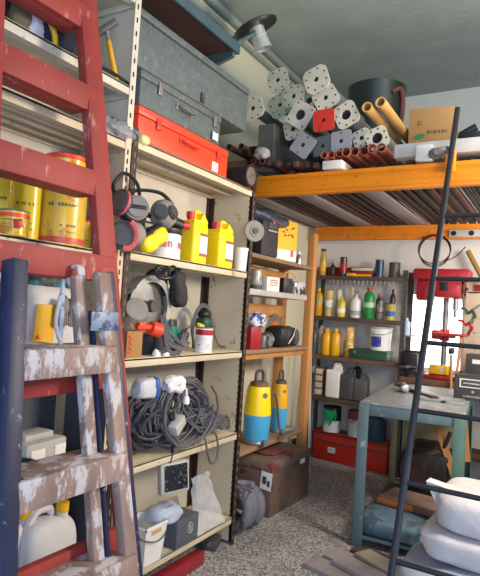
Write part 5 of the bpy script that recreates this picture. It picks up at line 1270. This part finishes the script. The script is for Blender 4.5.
solo('wire_coil', b, DRUST, 'thin dark wire coil hanging from the rear beam', 'wire', (c.x, RY-.028, c.z+.01))

# ================================================================ TABLE CONTENTS
TM = tb.matrix_basis.copy()
ca, sa = math.cos(R(5.5)), math.sin(R(5.5))
def tl(px, py, z):   # table-height point
    return at(px, py, z=z)
c = tl(404, 392, TH)
t = thing('air_tool', 'bright metal air tool with a round shiny end lying on the table top', 'tool', (c.x, c.y, TH), R(20))
part('body', B().cyl((0, -.05, .032), (0, .10, .034), .03, .026), STEEL, t); part('end_cap', B().lathe([(0, -.02), (.026, -.012), (.03, 0), (0, 0)]).xform(Matrix.Translation((0, -.05, .032)) @ Matrix.Rotation(R(-90), 4, 'X')), CHROME, t)
part('grip', B().cyl((-.0, .05, .035), (-.06, .07, .05), .018), RUST, t); part('collar', B().cyl((0, .10, .034), (0, .14, .034), .02), mat('dark red lid', (0, 0, 0)), t)
p0, p1 = tl(412, 390, TH+.012), tl(435, 398, TH+.012)
solo('file', B().bar(p0, p1, .055, .02, bev=.004).bar(p0+(p0-p1)*.2, p0, .02, .012), BLACK, 'flat black tool lying across the table top', 'tool')
p0 = tl(443.5, 402, TH+.004); solo('cutter', B().cyl((0, 0, 0), (0, 0, .01), .028, .02), BLACK, 'small dark round knob on the table top near the dark ladder', 'knob', (p0.x, p0.y, TH))
solo('steel_plate', B().box((0, 0, .005), (.30, .42, .010), .002), mat('scuffed grey steel plate', (0, 0, 0)), 'loose grey steel plate on the right half of the table', 'plate', (-.70, 3.92, TH), R(8))
c = tl(470, 404, TH)
t = thing('carton', 'dark grey carton with a white label on the far right of the table', 'carton', (-.515, 4.05, TH), R(4))
part('box', B().box((0, 0, .085), (.24, .12, .17), .003), mat('charcoal carton', rgb(66, 66, 66), .7), t)
b = B().box((0.01, -.061, .115), (.19, .003, .06)).mi(1).box((0.01, -.063, .115), (.17, .002, .044)).mi(0); lines(b, -.06, .08, .105, .125, 1, -.065, 3)
part('paper_label', b, [PAPER, DGREY], t, 'white framed label')
b = B(); lines(b, -.06, .09, .02, .035, 1, -.0615, 4, .8); b.cyl((0, -.0605, .06), (0, -.062, .06), .009); part('print', b, LGREY, t)
t = thing('carton', 'dark carton at the right edge of the back bench', 'carton', (at(474, 370, y=4.95).x+.04, 4.98, BT)); part('box', B().box((0, 0, .12), (.20, .16, .24), .003), mat('charcoal carton', (0, 0, 0)), t); part('paper_label', B().box((0, -.081, .18), (.1, .002, .035)), PAPER, t)
c = at(480, 356, y=4.6); solo('cup', B().lathe([(0, 0), (.035, 0), (.04, .09), (.034, .09), (.03, .01)]), mat('cyan plastic', rgb(40, 160, 190), .4), 'cyan plastic cup standing on the dark grey carton at the right edge', 'cup', (-.44, 4.05, TH+.171))
# on the low shelf: blue grey bundle, brown block, dark engine
LZ = .071
def low(x, y): return TM @ Vector((x, y, LZ))
solo('folded_tarp', B().blob((0, 0, .055), (.54, .46, .13), .4, .03, 9, 4, ridge=True, flat=-.055), mat('blue grey tarpaulin', rgb(80, 106, 122), .7, var=.2, wear=rgb(60, 76, 88), wear_amt=.35, wear_scale=8, bump=.3), 'blue grey folded tarpaulin at the front of the low table shelf', 'tarp', low(.29, .22)+Vector((0, 0, .002)), R(5))
t = thing('timber', 'thick brown board with an orange end on top of the blue grey tarpaulin', 'timber', low(.31, .36)+Vector((0, 0, .125)), R(-8)); part('board', B().box((0, 0, .025), (.38, .26, .05), .006), mat('dusty brown board', rgb(112, 90, 80), .8, var=.2), t); part('broken_edge', B().box((-.08, -.132, .02), (.24, .02, .035), .006), mat('orange brown raw wood', rgb(170, 92, 50), .8, var=.2), t, 'orange raw wood edge')
t = thing('engine_block', 'dark oily engine block on the low shelf at the back of the table', 'engine', low(.33, .92))
part('block', B().box((0, 0, .19), (.34, .34, .38), .03).blob((0, -.02, .36), (.28, .28, .16), .7, .03, 12, 3, ridge=True), mat('oily black iron', rgb(42, 34, 32), .5, .3, var=.3, bump=.4), t)
part('flywheel', B().cyl((-.05, -.20, .25), (-.05, -.16, .25), .11, seg=28), DRUST, t); part('pipe', B().cyl((.10, -.1, .36), (.16, -.13, .55), .015), DRUST, t)
for k, (p0, p1, lab) in enumerate((((455, 478), (437, 424), 'pale wooden slat leaning under the table beside the engine'), ((467, 462), (464, 420), 'pale wooden slat standing right of the green table leg'))):
    a, b_ = at(*p0, y=(4.05, 4.3)[k]), at(*p1, y=(4.2, 4.38)[k])
    solo('timber_strip', B().bar(a, b_, .045, .015, up=(0, 1, 0)), PINE, lab, 'timber strip')
solo('backing_board', B().box((0, 0, .3), (.40, .02, .60), .003), mat('cream hardboard', rgb(150, 140, 110), .8), 'cream hardboard standing behind the engine block', 'board', low(.30, 1.14)+Vector((0, 0, 0)), R(5.5))
# planks on the floor
BRD = mat('weathered grey board', (1, 1, 1)); random.seed(12)
for k, (x, y, z, w_, l_, rz, m, lab) in enumerate((
    (-.93, 2.86, 0, .14, .50, -14, BRD, 'weathered grey board lowest and nearest in the floor pile by the table'),
    (-.90, 3.05, 0, .15, .46, -10, BRD, 'weathered grey board in the middle of the floor pile by the table leg'),
    (-.86, 3.215, 0, .10, .34, -6, mat('dark plum board', rgb(78, 62, 70), .8, var=.15), 'dark plum board against the table leg in the floor pile'),
    (-.84, 2.92, .026, .13, .40, -20, BRD, 'short weathered board lying on top of the floor pile'),
    (-.80, 3.08, .026, .12, .34, -26, mat('pale raw board', rgb(160, 146, 128), .8, var=.15), 'pale raw board crossing the top of the floor pile'))):
    solo('board', B().box((0, 0, .0125), (l_, w_, .024), .003), m, lab, 'board', (x, y, z+.001), R(rz))
# sacks
solo('sack_heap', B().blob((0, 0, .15), (1.0, .74, .34), .6, .045, 5, 4, flat=-.15, seg=44, rings=26), SACKG, 'bluish grey woven sheet over a heap under the white sacks', 'sheet', (-.15, 2.84, .001))
t = thing('white_sack', 'full white woven sack lying lower, on the bluish grey sheet', 'sack', (-.14, 2.86, .375), R(4)); part('bag', B().blob((0, 0, 0), (.82, .48, .15), .42, .022, 8, 6, seg=44, rings=24), SACKW, t); part('seam', B().blob((-.395, 0, 0), (.05, .30, .03), .6, .008, 14), SACKW, t)
t = thing('white_sack', 'full white woven sack on top, with a pinched corner ear', 'sack', (-.115, 2.87, .53), R(2)); part('bag', B().blob((0, 0, 0), (.76, .48, .19), .45, .026, 8, 9, seg=44, rings=24), SACKW, t); part('corner_ear', B().prism([(-.43, -.10, .10), (-.26, -.14, .085), (-.28, .02, .08), (-.36, -.12, -.02)], (.01, .06, .004)), SACKW, t)

# ================================================================ pieces of parts go one level deeper
RULES = (('print', ('carton', 'box', 'body', 'lower_body')), ('lettering', ('body',)), ('latch', ('lid', 'body')), ('knob', ('front_panel', 'panel', 'case', 'body')),
         ('filter_clip', ('filter',)), ('filter_ring', ('filter',)), ('sticker_print', ('sticker',)), ('block_hole', ('vise_block',)), ('lid_skirt', ('lid',)), ('badge', ('upper_body', 'body')),
         ('emblem', ('body',)), ('logo', ('carton',)), ('warning_mark', ('printed_panel',)), ('paint_drips', ('body',)), ('seam', ('housing', 'bag')), ('corner_ear', ('bag',)), ('white_base', ('box',)), ('red_mark', ('box',)),
         ('stripe', ('box', 'body')), ('rib', ('body',)), ('bolt', ('housing',)), ('end_cap', ('body',)), ('tube_stop', ('tube',)), ('leg_edge', ('rear_leg',)), ('beam_lug', ('beam',)), ('drawer', ('body',)), ('centre', ('blade',)), ('switch_plate', ('head',)))
base = lambda o: o.name.split('.')[0]
for root in [o for o in bpy.data.objects if o.parent is None and o.type == 'EMPTY']:
    kids = [o for o in bpy.data.objects if o.parent == root]
    for o in kids:
        for nm, hosts in RULES:
            if base(o) == nm:
                for h in hosts:
                    hs = [k for k in kids if base(k) == h and k is not o]
                    if hs: o.parent = hs[0]; break
                break
# ================================================================ LIGHT
w = bpy.data.worlds.new('world'); SC.world = w; w.use_nodes = True
bg = w.node_tree.nodes['Background']; bg.inputs['Color'].default_value = (.55, .72, 1, 1); bg.inputs['Strength'].default_value = 1.6
def area(name, loc, look, size, power, col, sy=None):
    l = bpy.data.lights.new(name, 'AREA'); l.energy = power; l.color = col; l.size = size
    if sy: l.shape = 'RECTANGLE'; l.size_y = sy
    o = bpy.data.objects.new(name, l); COL.objects.link(o); o.location = loc
    o.rotation_euler = (Vector(look)-Vector(loc)).to_track_quat('-Z', 'Y').to_euler(); return o
area('doorway_daylight', (.9, -.5, 1.6), (-1.0, 3, .6), 1.6, 60, (.58, .75, 1), 2.0)
area('fill_warm', (.7, 2.6, 2.0), (-1.7, 2.6, 1.5), .5, 68, (1, .83, .64))  # added unseen fill, stands in for warm light reaching the shelves from the right
area('fill_back', (.3, 4.2, 2.0), (-1.6, 4.9, 1.3), .4, 26, (1, .93, .86))  # no fixture here: fill added to brighten the wall behind the bottle rack
area('fill_high', (.5, 2.6, 3.35), (-.8, 4.6, 2.2), .6, 38, (.9, 1, .98))  # unseen fill added high up to lift the upper back wall
vs = SC.view_settings; vs.view_transform = 'Standard'; vs.look = 'None'; vs.exposure = 0; vs.gamma = 1; vs.use_curve_mapping = False
